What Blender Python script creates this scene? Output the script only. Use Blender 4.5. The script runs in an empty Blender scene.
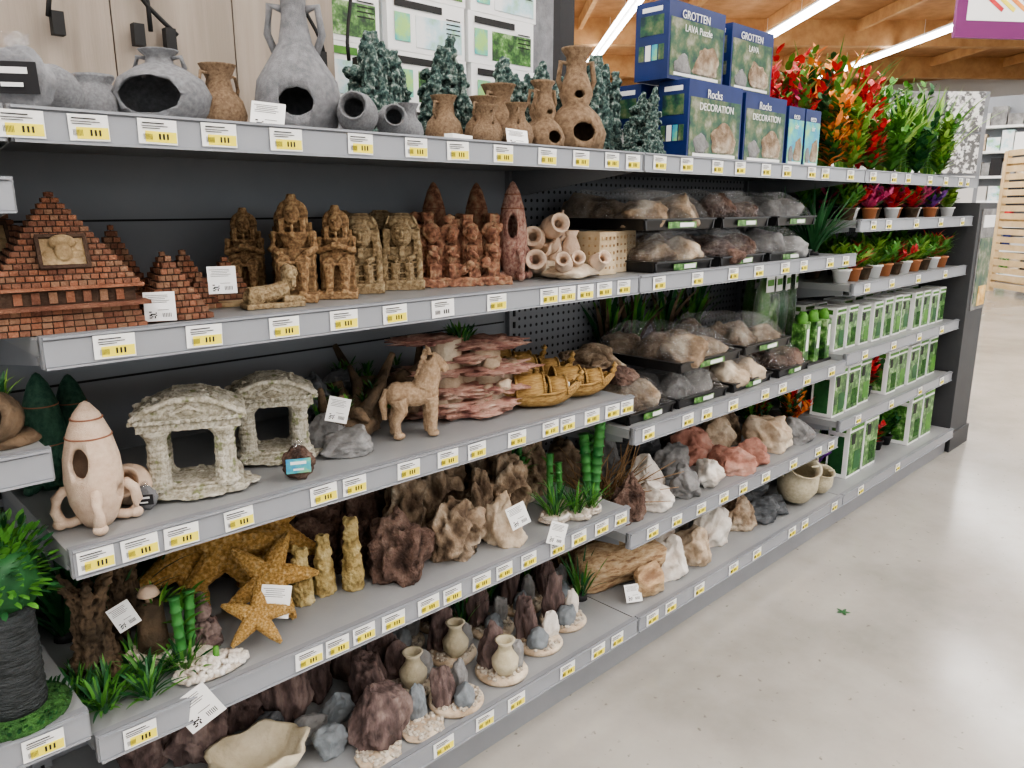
import bpy, bmesh, math, random
from mathutils import Vector, Matrix, noise, Euler
R = random.Random(7)
PI = math.pi
SC = bpy.context.scene

# ---------------------------------------------------------------- materials
def nn(nt, t, **kw):
    n = nt.nodes.new(t)
    for k, v in kw.items():
        setattr(n, k, v)
    return n

def M(name, cols, scale=8, rough=.8, bump=.3, bscale=None, metal=0, stretch=(1, 1, 1), spec=.3, lo=.35, hi=.65, dist=.01, speck=None, cav=None):
    m = bpy.data.materials.new(name); m.use_nodes = True
    nt = m.node_tree; b = nt.nodes['Principled BSDF']
    b.inputs['Roughness'].default_value = rough
    b.inputs['Metallic'].default_value = metal
    b.inputs['Specular IOR Level'].default_value = spec
    tc = nn(nt, 'ShaderNodeTexCoord'); mp = nn(nt, 'ShaderNodeMapping')
    mp.inputs['Scale'].default_value = stretch
    nt.links.new(tc.outputs['Object'], mp.inputs['Vector'])
    if len(cols) > 1:
        t = nn(nt, 'ShaderNodeTexNoise'); t.inputs['Scale'].default_value = scale
        t.inputs['Detail'].default_value = 7; t.inputs['Roughness'].default_value = .62
        nt.links.new(mp.outputs[0], t.inputs['Vector'])
        r = nn(nt, 'ShaderNodeValToRGB'); e = r.color_ramp.elements
        while len(e) < len(cols): e.new(.5)
        for i, c in enumerate(cols):
            e[i].position = lo + (hi - lo) * i / (len(cols) - 1)
            e[i].color = (*c, 1)
        nt.links.new(t.outputs['Fac'], r.inputs[0])
        out = r.outputs[0]
        if speck:
            t3 = nn(nt, 'ShaderNodeTexNoise'); t3.inputs['Scale'].default_value = speck[1]
            nt.links.new(mp.outputs[0], t3.inputs['Vector'])
            r3 = nn(nt, 'ShaderNodeValToRGB'); r3.color_ramp.elements[0].position = speck[2]; r3.color_ramp.elements[1].position = speck[2] + .08
            nt.links.new(t3.outputs['Fac'], r3.inputs[0])
            mx = nn(nt, 'ShaderNodeMix', data_type='RGBA')
            nt.links.new(r3.outputs[0], mx.inputs['Factor'])
            nt.links.new(out, mx.inputs['A']); mx.inputs['B'].default_value = (*speck[0], 1)
            out = mx.outputs['Result']
        if cav:   # crevice shade painted into the colour, grooves darkened by pointiness
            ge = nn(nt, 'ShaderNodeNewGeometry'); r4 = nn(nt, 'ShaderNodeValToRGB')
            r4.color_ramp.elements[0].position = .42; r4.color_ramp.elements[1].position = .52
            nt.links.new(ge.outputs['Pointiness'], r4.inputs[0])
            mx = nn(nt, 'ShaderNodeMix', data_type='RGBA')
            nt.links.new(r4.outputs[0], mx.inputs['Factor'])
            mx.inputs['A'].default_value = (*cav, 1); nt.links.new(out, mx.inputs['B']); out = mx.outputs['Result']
        nt.links.new(out, b.inputs['Base Color'])
    else:
        b.inputs['Base Color'].default_value = (*cols[0], 1)
    if bump > 0:
        t2 = nn(nt, 'ShaderNodeTexNoise'); t2.inputs['Scale'].default_value = bscale or scale * 5
        t2.inputs['Detail'].default_value = 6
        nt.links.new(mp.outputs[0], t2.inputs['Vector'])
        bp = nn(nt, 'ShaderNodeBump'); bp.inputs['Strength'].default_value = bump
        bp.inputs['Distance'].default_value = dist
        nt.links.new(t2.outputs['Fac'], bp.inputs['Height'])
        nt.links.new(bp.outputs[0], b.inputs['Normal'])
    return m

def emis(name, col, s):
    m = bpy.data.materials.new(name); m.use_nodes = True
    b = m.node_tree.nodes['Principled BSDF']
    b.inputs['Base Color'].default_value = (*col, 1)
    b.inputs['Emission Color'].default_value = (*col, 1)
    b.inputs['Emission Strength'].default_value = s
    return m

def film():
    m = bpy.data.materials.new('clear_plastic_film'); m.use_nodes = True
    nt = m.node_tree; nt.nodes.clear()
    o = nn(nt, 'ShaderNodeOutputMaterial'); mx = nn(nt, 'ShaderNodeMixShader')
    tr = nn(nt, 'ShaderNodeBsdfTransparent'); gl = nn(nt, 'ShaderNodeBsdfGlossy')
    gl.inputs['Roughness'].default_value = .12; gl.inputs['Color'].default_value = (.95, .97, 1, 1)
    t = nn(nt, 'ShaderNodeTexNoise'); t.inputs['Scale'].default_value = 25; t.inputs['Distortion'].default_value = 1.5
    bp = nn(nt, 'ShaderNodeBump'); bp.inputs['Strength'].default_value = 1; bp.inputs['Distance'].default_value = .03
    nt.links.new(t.outputs['Fac'], bp.inputs['Height']); nt.links.new(bp.outputs[0], gl.inputs['Normal'])
    mx.inputs[0].default_value = .3
    nt.links.new(tr.outputs[0], mx.inputs[1]); nt.links.new(gl.outputs[0], mx.inputs[2]); nt.links.new(mx.outputs[0], o.inputs[0])
    return m
FILM = film()

def perf():
    m = M('perforated_steel', [(.10, .105, .115)], bump=0, rough=.5)
    nt = m.node_tree; b = nt.nodes['Principled BSDF']
    tc = nn(nt, 'ShaderNodeTexCoord')
    s = nn(nt, 'ShaderNodeVectorMath', operation='SCALE'); s.inputs['Scale'].default_value = 40
    fr = nn(nt, 'ShaderNodeVectorMath', operation='FRACTION')
    sb = nn(nt, 'ShaderNodeVectorMath', operation='SUBTRACT'); sb.inputs[1].default_value = (.5, .5, .5)
    ml = nn(nt, 'ShaderNodeVectorMath', operation='MULTIPLY'); ml.inputs[1].default_value = (1, 0, 1)
    ln = nn(nt, 'ShaderNodeVectorMath', operation='LENGTH')
    gt = nn(nt, 'ShaderNodeMath', operation='GREATER_THAN'); gt.inputs[1].default_value = .2
    mx = nn(nt, 'ShaderNodeMix', data_type='RGBA')
    mx.inputs['A'].default_value = (.02, .02, .024, 1); mx.inputs['B'].default_value = (.24, .25, .27, 1)
    L = nt.links.new
    L(tc.outputs['Object'], s.inputs[0]); L(s.outputs[0], fr.inputs[0]); L(fr.outputs[0], sb.inputs[0]); L(sb.outputs[0], ml.inputs[0])
    L(ml.outputs[0], ln.inputs[0]); L(ln.outputs['Value'], gt.inputs[0]); L(gt.outputs[0], mx.inputs['Factor']); L(mx.outputs['Result'], b.inputs['Base Color'])
    return m

mShelf = M('grey_powder_steel', [(.25, .26, .265), (.31, .32, .325)], 3, .38, .03, 200, spec=.5)
mLip = M('grey_shelf_lip', [(.19, .20, .215), (.23, .24, .255)], 3, .35, 0, spec=.5)
mRail = M('label_rail_plastic', [(.27, .285, .31)], rough=.2, bump=0, spec=.6)
mBack = M('dark_back_panel', [(.23, .245, .265), (.27, .285, .305)], 2, .5, .02, 100)
mPerf = perf()
mWhite = M('white_card', [(.82, .83, .82)], rough=.5, bump=0)
mYel = M('yellow_price', [(.88, .76, .08)], rough=.5, bump=0)
mInk = M('black_ink', [(.02, .02, .02)], rough=.6, bump=0)
mDark = M('near_black', [(.02, .02, .022)], rough=.6, bump=0)
mEnd = M('anthracite_panel', [(.045, .047, .05), (.055, .057, .06)], rough=.5, bump=0)
mFloor = M('polished_concrete', [(.25, .24, .215), (.35, .335, .305), (.42, .405, .37)], .9, .17, .04, 30, spec=.5, speck=((.18, .17, .15), 45, .68))
mBrick = [M('terracotta_brick_a', [(.20, .085, .05), (.30, .14, .085)], 30, .85, .5),
          M('terracotta_brick_b', [(.14, .06, .04), (.22, .11, .07)], 30, .85, .5),
          M('terracotta_brick_c', [(.28, .16, .10), (.20, .11, .07)], 30, .85, .5)]
mMort = M('mortar_brown', [(.05, .03, .022), (.09, .058, .04)], 20, .9, .4)
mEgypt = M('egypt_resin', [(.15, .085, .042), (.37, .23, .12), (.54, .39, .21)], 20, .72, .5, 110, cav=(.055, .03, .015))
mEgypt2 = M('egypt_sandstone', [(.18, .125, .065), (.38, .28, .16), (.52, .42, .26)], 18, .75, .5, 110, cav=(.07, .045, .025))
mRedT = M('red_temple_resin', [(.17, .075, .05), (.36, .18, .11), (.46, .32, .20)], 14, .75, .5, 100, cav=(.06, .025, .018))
mGreyPot = M('grey_pot_stone', [(.15, .155, .165), (.24, .245, .255)], 18, .9, .5, 160, dist=.005)
mBrownPot = M('brown_pot_clay', [(.14, .09, .055), (.29, .205, .13)], 22, .85, .5, 120)
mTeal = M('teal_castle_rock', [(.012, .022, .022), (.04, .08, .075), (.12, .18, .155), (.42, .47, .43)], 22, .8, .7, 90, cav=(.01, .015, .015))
mCream = M('cream_ceramic', [(.58, .43, .32), (.70, .56, .44)], 14, .75, .35, 120, speck=((.42, .26, .18), 55, .70))
mCreamLine = M('rust_line', [(.30, .14, .09)], bump=0)
mGreenCone = M('green_ceramic', [(.02, .07, .05), (.06, .14, .09)], 20, .6, .4)
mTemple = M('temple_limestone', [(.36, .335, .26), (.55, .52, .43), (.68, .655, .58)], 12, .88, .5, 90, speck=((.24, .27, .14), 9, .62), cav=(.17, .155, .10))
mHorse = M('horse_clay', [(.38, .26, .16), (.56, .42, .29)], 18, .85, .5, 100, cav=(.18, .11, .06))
mPink = M('pink_reef', [(.22, .10, .085), (.44, .25, .20), (.54, .40, .32)], 24, .85, .7, 90)
mBeige = M('beige_rock', [(.32, .24, .16), (.53, .43, .32), (.66, .58, .46)], 12, .85, .6, 60)
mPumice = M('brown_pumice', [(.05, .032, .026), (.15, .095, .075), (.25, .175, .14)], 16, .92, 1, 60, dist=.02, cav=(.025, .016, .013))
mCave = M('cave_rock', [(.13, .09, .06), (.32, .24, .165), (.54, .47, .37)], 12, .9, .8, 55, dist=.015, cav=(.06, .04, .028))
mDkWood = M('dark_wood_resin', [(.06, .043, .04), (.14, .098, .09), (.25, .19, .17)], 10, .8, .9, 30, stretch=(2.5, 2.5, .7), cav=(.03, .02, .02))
mBlueG = M('slate_bluegrey', [(.13, .15, .165), (.27, .295, .31)], 9, .7, .4, 50)
mGreyR = M('grey_stone', [(.14, .14, .14), (.31, .31, .305)], 12, .8, .5, 60)
mWhiteR = M('white_quartz', [(.46, .38, .32), (.66, .62, .56), (.76, .74, .70)], 9, .65, .5, 50)
mRedR = M('red_stone', [(.26, .12, .09), (.42, .21, .16), (.50, .33, .27)], 14, .7, .5, 60)
mSlate = M('dark_slate', [(.05, .055, .06), (.14, .15, .16)], 10, .6, .6, 40, stretch=(1, 1, 4))
mPetr = M('petrified_wood', [(.22, .13, .075), (.48, .34, .20), (.60, .48, .33)], 7, .75, .7, 25, stretch=(1, 3, 3))
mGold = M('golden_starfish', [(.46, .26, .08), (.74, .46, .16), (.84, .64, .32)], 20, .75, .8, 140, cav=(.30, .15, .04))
mCoral = M('olive_coral', [(.20, .14, .05), (.44, .34, .15), (.60, .50, .28)], 24, .8, .9, 110)
mBoat = M('boat_golden_wood', [(.20, .11, .035), (.36, .22, .075), (.48, .33, .14)], 20, .5, .35, 70, stretch=(.5, 3, 3))
mPeb = M('pebble_base', [(.42, .35, .27), (.70, .65, .57)], 60, .8, 1, 150, dist=.01)
mBowl = M('bowl_cream', [(.52, .45, .31), (.66, .60, .46)], 14, .75, .5, 70)
mJug = M('jug_sand', [(.44, .39, .27), (.58, .53, .40)], 16, .8, .4, 90)
mLeafs = [M('leaf_green', [(.05, .17, .03), (.12, .31, .05)], 14, .45, 0), M('leaf_dark', [(.015, .07, .025), (.035, .14, .045)], 14, .45, 0),
          M('leaf_lime', [(.19, .36, .06), (.32, .50, .11)], 14, .45, 0)]
mRedL = M('leaf_red', [(.40, .02, .03), (.70, .05, .05)], 14, .45, 0)
mPinkL = M('leaf_pink', [(.55, .05, .18), (.78, .18, .34)], 14, .45, 0)
mOrL = M('leaf_orange', [(.70, .18, .04), (.82, .36, .08)], 14, .45, 0)
mPurL = M('leaf_purple', [(.14, .04, .28), (.3, .1, .45)], 14, .45, 0)
mBamboo = M('bamboo_green', [(.03, .15, .04), (.09, .29, .07)], 10, .4, 0)
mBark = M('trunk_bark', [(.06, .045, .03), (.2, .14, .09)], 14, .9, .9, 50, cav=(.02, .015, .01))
mMoss = M('moss_mat', [(.02, .06, .02), (.06, .16, .04)], 60, .95, 1, 150)
mPot = M('charcoal_weave', [(.03, .035, .035), (.085, .095, .1)], 30, .8, 1, 90, stretch=(1, 1, 5))
mTray = M('black_tray_plastic', [(.012, .012, .013)], rough=.3, bump=0, spec=.6)
mBlue = M('box_blue', [(.010, .022, .10), (.015, .035, .16)], 5, .35, 0, spec=.5)
mPic = M('aquarium_print', [(.01, .03, .045), (.03, .10, .05), (.13, .16, .08), (.30, .30, .24)], 18, .35, 0, spec=.5)
mPicG = M('plant_print', [(.008, .03, .012), (.03, .10, .02), (.10, .25, .05), (.38, .5, .28)], 34, .35, 0, spec=.5)
mPicB = M('blue_print', [(.05, .25, .5), (.1, .45, .45), (.35, .6, .2)], 16, .35, 0)
mTwig = M('twig_dry', [(.2, .12, .06), (.36, .24, .13)], 20, .9, .3)
mWoodP = M('oak_veneer', [(.27, .23, .19), (.35, .30, .25)], 5, .55, .06, 60, stretch=(6, 6, .35))
mCeil = M('ceiling_timber', [(.36, .18, .075), (.48, .26, .12)], 3, .7, .1, 30, stretch=(1, 1, 1))
mBeam = M('glulam_beam', [(.46, .25, .11), (.60, .36, .17)], 3, .65, .1, 30)
mPaleWall = M('pale_wall', [(.55, .54, .52)], bump=0)
mPurple = M('purple_sign', [(.16, .02, .12)], rough=.4, bump=0)
mPine = M('pine_slats', [(.55, .40, .22), (.66, .50, .30)], 6, .6, 0)
mOrange = M('orange_pot', [(.50, .2, .09)], rough=.5, bump=0)
mHouse = M('lamp_housing', [(.7, .7, .7)], rough=.4, bump=0)
mLampE = emis('lamp_diffuser', (1, .99, .97), 14)

# ---------------------------------------------------------------- geometry
_ico = {}
def ico(n):
    if n not in _ico:
        b = bmesh.new(); bmesh.ops.create_icosphere(b, subdivisions=n, radius=1)
        b.verts.ensure_lookup_table()
        _ico[n] = ([v.co.copy() for v in b.verts], [[v.index for v in f.verts] for f in b.faces]); b.free()
    return _ico[n]

class G:
    def __init__(s): s.v = []; s.f = []; s.m = []; s.s = []; s.mats = []
    def add(s, vs, fs, mat, T=None, smooth=True):
        if mat not in s.mats: s.mats.append(mat)
        k = s.mats.index(mat); o = len(s.v)
        s.v += [(T @ Vector(v)) if T else Vector(v) for v in vs]
        s.f += [[i + o for i in f] for f in fs]
        s.m += [k] * len(fs); s.s += [smooth] * len(fs)
    def merge(s, g, T=None):
        o = len(s.v); s.v += [(T @ Vector(v)) if T else Vector(v) for v in g.v]
        s.f += [[i + o for i in f] for f in g.f]
        for k in g.m:
            m = g.mats[k]
            if m not in s.mats: s.mats.append(m)
            s.m.append(s.mats.index(m))
        s.s += g.s
    def box(s, c, d, mat, rot=None, top=None):
        x, y, z = d[0] / 2, d[1] / 2, d[2] / 2
        tx, ty = (x, y) if top is None else (x * top, y * top)
        vs = [(-x, -y, -z), (x, -y, -z), (x, y, -z), (-x, y, -z), (-tx, -ty, z), (tx, -ty, z), (tx, ty, z), (-tx, ty, z)]
        T = Matrix.Translation(c)
        if rot: T = T @ Euler(rot).to_matrix().to_4x4()
        s.add(vs, [(0, 3, 2, 1), (4, 5, 6, 7), (0, 1, 5, 4), (1, 2, 6, 5), (2, 3, 7, 6), (3, 0, 4, 7)], mat, T, False)
    def lathe(s, prof, mat, c=(0, 0, 0), seg=28, rot=None, smooth=True):
        T = Matrix.Translation(c)
        if rot: T = T @ Euler(rot).to_matrix().to_4x4()
        vs = []; fs = []; rings = []
        for r, z in prof:
            if r < 1e-5:
                rings.append([len(vs)]); vs.append((0, 0, z))
            else:
                rings.append(list(range(len(vs), len(vs) + seg)))
                vs += [(r * math.cos(2 * PI * i / seg), r * math.sin(2 * PI * i / seg), z) for i in range(seg)]
        for a, b in zip(rings, rings[1:]):
            for i in range(seg):
                j = (i + 1) % seg
                if len(a) == 1 and len(b) == 1: break
                if len(a) == 1: fs.append((a[0], b[i], b[j]))
                elif len(b) == 1: fs.append((a[i], a[j], b[0]))
                else: fs.append((a[i], a[j], b[j], b[i]))
        if len(rings[0]) > 1: fs.append(rings[0])
        if len(rings[-1]) > 1: fs.append(rings[-1])
        s.add(vs, fs, mat, T, smooth)
    def cyl(s, c, r1, r2, h, mat, seg=20, rot=None, smooth=True):
        s.lathe([(r1, 0), (r2, h)], mat, c, seg, rot, smooth)
    def blob(s, c, r, mat, seed=0, amp=0, freq=2, n=3, rot=None):
        vs, fs = ico(n)
        off = Vector((seed * 3.7, seed * 1.3, seed * 7.1)); out = []
        E = Euler(rot).to_matrix() if rot else None
        for v in vs:
            p = v * (1 + amp * noise.noise(v * freq + off) + amp * .4 * noise.noise(v * freq * 3 + off)) if amp else v
            p = Vector((p.x * r[0], p.y * r[1], p.z * r[2]))
            if E: p = E @ p
            out.append(p + Vector(c))
        s.add(out, fs, mat)
    def tube(s, pts, rad, mat, seg=8, cap=True):
        pts = [Vector(p) for p in pts]; vs = []; fs = []
        if not isinstance(rad, (list, tuple)): rad = [rad] * len(pts)
        up = Vector((.13, .27, 1)).normalized()
        for i, p in enumerate(pts):
            d = (pts[min(i + 1, len(pts) - 1)] - pts[max(i - 1, 0)]).normalized()
            a = d.cross(up)
            if a.length < .05: a = d.cross(Vector((1, 0, 0)))
            a.normalize(); b = d.cross(a).normalized()
            for k in range(seg):
                t = 2 * PI * k / seg
                vs.append(p + (a * math.cos(t) + b * math.sin(t)) * rad[i])
        for i in range(len(pts) - 1):
            for k in range(seg):
                j = (k + 1) % seg
                fs.append((i * seg + k, i * seg + j, (i + 1) * seg + j, (i + 1) * seg + k))
        if cap:
            fs.append(list(range(seg))); fs.append(list(range((len(pts) - 1) * seg, len(pts) * seg)))
        s.add(vs, fs, mat)
    def blade(s, b, yaw, L, w, a0, droop, mat, n=5, twist=0):
        p = Vector(b); d = Vector((math.cos(yaw), math.sin(yaw), 0)); side = Vector((-math.sin(yaw + twist), math.cos(yaw + twist), 0))
        vs = []; fs = []
        for i in range(n + 1):
            t = i / n; ww = w * (math.sin(PI * min(1, .18 + .82 * t)) ** .7) if t < 1 else 0
            vs += [p - side * ww / 2, p + side * ww / 2]
            a = a0 + droop * t
            p = p + (d * math.sin(a) + Vector((0, 0, math.cos(a)))) * L / n
        for i in range(n): fs.append((2 * i, 2 * i + 1, 2 * i + 3, 2 * i + 2))
        s.add(vs, fs, mat)
    def mesh(s, name, recalc=True):
        me = bpy.data.meshes.new(name); me.from_pydata(s.v, [], s.f)
        for m in s.mats: me.materials.append(m)
        me.polygons.foreach_set('material_index', s.m); me.polygons.foreach_set('use_smooth', s.s)
        if recalc:
            b = bmesh.new(); b.from_mesh(me); bmesh.ops.recalc_face_normals(b, faces=b.faces); b.to_mesh(me); b.free()
        me.update(); return me
def fromme(me, mat):
    g = G(); g.v = [v.co.copy() for v in me.vertices]; g.f = [list(p.vertices) for p in me.polygons]; g.m = [0] * len(g.f); g.s = [True] * len(g.f); g.mats = [mat]; return g

def inst(name, me, loc, rz=0, sc=1, rot=None, parent=None):
    o = bpy.data.objects.new(name, me); SC.collection.objects.link(o)
    o.location = loc; o.rotation_euler = rot if rot else (0, 0, rz)
    o.scale = (sc, sc, sc) if not isinstance(sc, tuple) else sc
    if parent: o.parent = parent
    return o
def put(name, g, loc=(0, 0, 0), rz=0, sc=1, rot=None, parent=None, bevel=0):
    o = inst(name, g.mesh(name), loc, rz, sc, rot, parent)
    if bevel:
        m = o.modifiers.new('bevel', 'BEVEL'); m.width = bevel; m.segments = 2; m.limit_method = 'ANGLE'
    return o
def empty(name, loc=(0, 0, 0)):
    e = bpy.data.objects.new(name, None); SC.collection.objects.link(e); e.location = loc; e.empty_display_size = .05; return e
def applied(o):
    dg = bpy.context.evaluated_depsgraph_get(); dg.update()
    me = bpy.data.meshes.new_from_object(o.evaluated_get(dg))
    bpy.data.objects.remove(o); return me
def fuse(g, mat, vox=.003, amp=.002, freq=60, sm=2, nm='fused', smooth=True):
    o = inst('tmp', g.mesh(nm), (0, 0, 0))
    r = o.modifiers.new('r', 'REMESH'); r.mode = 'VOXEL'; r.voxel_size = vox
    if sm:
        q = o.modifiers.new('s', 'SMOOTH'); q.iterations = sm; q.factor = .5
    me = applied(o)
    if amp:
        cs = [(v.co.copy(), v.normal.copy()) for v in me.vertices]
        for v, (c, n) in zip(me.vertices, cs):
            v.co = c + n * amp * (noise.noise(c * freq) + .5 * noise.noise(c * freq * 2.7))
    me.materials.clear(); me.materials.append(mat)
    me.polygons.foreach_set('use_smooth', [smooth] * len(me.polygons))
    me.name = nm; return me
def cut(me, cuts, inner=None, amp=.08):
    nv = len(me.vertices); mt = inner or me.materials[0]
    o = inst('tmp', me, (0, 0, 0)); g = G()
    for k, (c, r) in enumerate(cuts): g.blob(c, r, me.materials[0], k, amp, 3, 4)
    c = inst('tmpc', g.mesh('c'), (0, 0, 0))
    b = o.modifiers.new('b', 'BOOLEAN'); b.operation = 'DIFFERENCE'; b.object = c; b.solver = 'EXACT'; b.use_self = len(cuts) > 1
    m2 = applied(o); bpy.data.objects.remove(c)
    if len(m2.vertices) < nv * .6: m2 = me
    m2.materials.clear(); m2.materials.append(mt)
    m2.polygons.foreach_set('material_index', [0] * len(m2.polygons)); m2.polygons.foreach_set('use_smooth', [True] * len(m2.polygons))
    return m2
def rockmesh(size, mat, seed=0, facets=9, amp=.18, n=5, freq=2.2, flat=.55, fine=.05):
    r = random.Random(seed * 13 + 5); vs, fs = ico(n)
    pl = []
    for i in range(facets):
        d = Vector((r.uniform(-1, 1), r.uniform(-1, 1), r.uniform(-.7, 1))).normalized(); pl.append((d, r.uniform(.58, .86)))
    off = Vector((seed * 5.1, seed * 2.3, seed)); out = []
    for v in vs:
        p = v.copy()
        for d, k in pl:
            t = p.dot(d)
            if t > k: p -= d * (t - k) * .93
        p *= 1 + amp * noise.noise(v * freq + off) + fine * noise.noise(v * 7 + off) + fine * .6 * noise.noise(v * 17 + off)
        if p.z < -flat: p.z = -flat
        out.append(p)
    x0 = min(p.x for p in out); x1 = max(p.x for p in out); y0 = min(p.y for p in out); y1 = max(p.y for p in out)
    z0 = min(p.z for p in out); z1 = max(p.z for p in out)
    out = [Vector(((p.x - (x0 + x1) / 2) / (x1 - x0) * size[0], (p.y - (y0 + y1) / 2) / (y1 - y0) * size[1], (p.z - z0) / (z1 - z0) * size[2])) for p in out]
    g = G(); g.add(out, fs, mat); return g
def rock(name, loc, size, mat, seed=0, rz=0, cuts=None, **kw):
    me = rockmesh(size, mat, seed, **kw).mesh(name)
    if cuts: me = cut(me, cuts)
    return inst(name, me, loc, rz)

# ---------------------------------------------------------------- layout constants (metres)
YF, YB = 1.19, 1.65
BX = [-1.08, .256, 1.596, 2.93, 4.265]
Z1, Z2, Z3, Z4, Z5 = 1.369, 1.07, .7585, .449, .13
YBF = 1.15

# room
g = G(); g.box((10, 6, -.05), (60, 60, .1), mFloor); put('floor', g)
th = math.radians(47.6); dr = Vector((math.cos(th), math.sin(th), 0)); rt = Vector((math.sin(th), -math.cos(th), 0))
ZC = 5.0
g = G(); g.box((0, 0, ZC + .75), (70, 70, .1), mCeil); put('ceiling', g, (10, 8, 0), th)
e = empty('ceiling_beams')
for k in range(9):
    g = G(); g.box((0, 0, 0), (.28, 60, .6), mBeam)
    for j in range(-12, 13): g.box((2.4, j * 2.3, .15), (4.8, .1, .26), mBeam)
    p = dr * (6 + k * 4.8); put('beam_%d' % k, g, (p.x, p.y, ZC + .4), th, parent=e)
for k, o_ in enumerate([-8.2, -4.5, -.85, 2.85, 6.5, 10.2]):
    e = empty('strip_light', (0, 0, 0))
    c = rt * o_ + dr * 9
    g = G(); g.box((0, 0, .07), (34, .20, .06), mHouse)
    for s in (-1, 1): g.box((0, s * .095, .015), (34, .05, .05), mLampE)
    for j in range(-8, 9): g.cyl((j * 2, 0, .09), .006, .006, .35, mHouse, 6)
    put('housing', g, (c.x, c.y, ZC), th, parent=e)
    L = bpy.data.lights.new('tube', 'AREA'); L.shape = 'RECTANGLE'; L.size = 34; L.size_y = .13
    L.energy = 560; L.color = (1, .99, .975)
    lo = bpy.data.objects.new('tube', L); SC.collection.objects.link(lo); lo.location = (c.x, c.y, ZC); lo.rotation_euler = (0, 0, th); lo.parent = e
w = bpy.data.worlds.new('w'); SC.world = w; w.use_nodes = True
w.node_tree.nodes['Background'].inputs[0].default_value = (.97, .99, 1, 1); w.node_tree.nodes['Background'].inputs[1].default_value = 1.5

# ---------------------------------------------------------------- shelving
def shelf(parent, name, x0, x1, z, yf=YF, yb=YB, lip=.04, brackets=True):
    g = G(); xm = (x0 + x1) / 2; w_ = x1 - x0 - .004
    g.box((xm, (yf + yb) / 2, z - .0125), (w_, yb - yf, .025), mShelf)
    g.box((xm, yf - .002, z - lip / 2 + .003), (w_, .012, lip + .006), mLip)
    g.box((xm, yf - .0095, z - lip / 2 + .001), (w_ - .006, .003, lip - .004), mRail)
    g.box((xm, yf - .012, z + .003), (w_ - .006, .006, .003), mRail)
    g.box((xm, yf - .012, z - lip + .001), (w_ - .006, .006, .003), mRail)
    if brackets:
        for xx in (x0 + .006, x1 - .006):
            vs = []
            for dx in (-.0015, .0015):
                vs += [(xx + dx, yf + .03, z - .025), (xx + dx, yb, z - .025), (xx + dx, yb, z - .10), (xx + dx, yf + .03, z - .04)]
            g.add(vs, [(0, 1, 2, 3), (4, 7, 6, 5), (0, 4, 5, 1), (1, 5, 6, 2), (2, 6, 7, 3), (3, 7, 4, 0)], mLip, None, False)
    put(name, g, parent=parent)
bays = {0: [1.28, .915, .50], 1: [Z2, Z3, Z4], 2: [Z2, .665, .365], 3: [1.192, .956, .688, .422]}
for b in range(4):
    e = empty('shelving_unit'); x0, x1 = BX[b], BX[b + 1]
    g = G(); g.box(((x0 + x1) / 2, YB + .012, .70), (x1 - x0, .02, 1.40), mPerf if b >= 2 else mBack)
    if b < 2:
        for zz in (.29, .60, .91, 1.22): g.box(((x0 + x1) / 2, YB + .001, zz), (x1 - x0 - .05, .004, .004), mDark)
    put('back_panel', g, parent=e)
    g = G(); g.box((x0, YB - .006, .7), (.035, .02, 1.38), mLip)
    for k in range(38): g.box((x0, YB - .018, .06 + k * .035), (.006, .006, .018), mDark)
    put('upright', g, parent=e)
    shelf(e, 'top_shelf', x0, x1, Z1)
    for k, z in enumerate(bays[b]): shelf(e, 'shelf_%d' % k, x0, x1, z)
    shelf(e, 'base_shelf', x0, x1, Z5, YBF, YB, brackets=False)
    g = G(); g.box(((x0 + x1) / 2, YBF + .03, .045), (x1 - x0, .02, .09), mLip); put('plinth', g, parent=e)
g = G(); g.box((4.42, 1.41, .63), (.28, .50, 1.26), mEnd); g.box((4.42, 1.155, .05), (.30, .01, .1), mEnd)
g.box((4.44, 1.157, .98), (.22, .006, .50), mGreyR); g.box((4.44, 1.153, .92), (.20, .004, .34), mPic); g.box((4.44, 1.152, 1.17), (.18, .004, .06), mWhite); g.box((4.46, 1.150, .80), (.12, .004, .1), mGold)
put('end_panel_with_poster', g, bevel=.004)

def labels(xs, z, yf=YF):
    g = G()
    for i, x in enumerate(xs):
        plain = x < 0; x = abs(x); r = random.Random(int(x * 1000) + int(z * 100)); t = r.uniform(-.03, .03)
        y = yf - .0135; zc_ = z - .018 + r.uniform(-.001, .001); w_ = r.choice((.05, .054, .056))
        g.box((x, y, zc_), (w_, .001, .034), mWhite, (0, t, 0))
        if not plain:
            g.box((x + .004, y - .0008, zc_ - .007), (w_ * .80, .0006, .015), mYel, (0, t, 0))
        for k in range(3): g.box((x + .002 + k * .0055, y - .0014, zc_ - .0065), (.0026, .0004, .008), mInk, (0, t, 0))
        for k in range(8): g.box((x - .020 + k * .0016, y - .0014, zc_ - .007), (.0005, .0004, .008), mInk, (0, t, 0))
        g.box((x - .006, y - .0014, zc_ + .0115), (.030, .0004, .0016), mInk); g.box((x - .004, y - .0014, zc_ + .0075), (.036, .0004, .001), mInk); g.box((x - .009, y - .0014, zc_ + .0045), (.024, .0004, .001), mInk)
    put('price_labels', g)
labels([.27, .35, .44, .53, .64, .78, .90, 1.0, 1.12, 1.25, 1.36, 1.47, 1.55, 1.66, 1.78, 1.93, 2.05, 2.2, 2.33, 2.5, 2.6, 2.8, 3.0, 3.2, 3.35, 3.6, 3.8, 4.0, 4.1], Z1)
labels([.35, .48, .615, .73, .84, -.955, 1.10, 1.26, 1.32, 1.385, 1.455, 1.53, 1.68, 1.86, 2.05, 2.2, 2.37, 2.5, 2.7, 2.83], Z2)
labels([.29, .352, .415, .51, .67, .735, .86, .96, 1.04, 1.16, 1.27, 1.33, 1.42, 1.5, 1.56], Z3)
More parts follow.
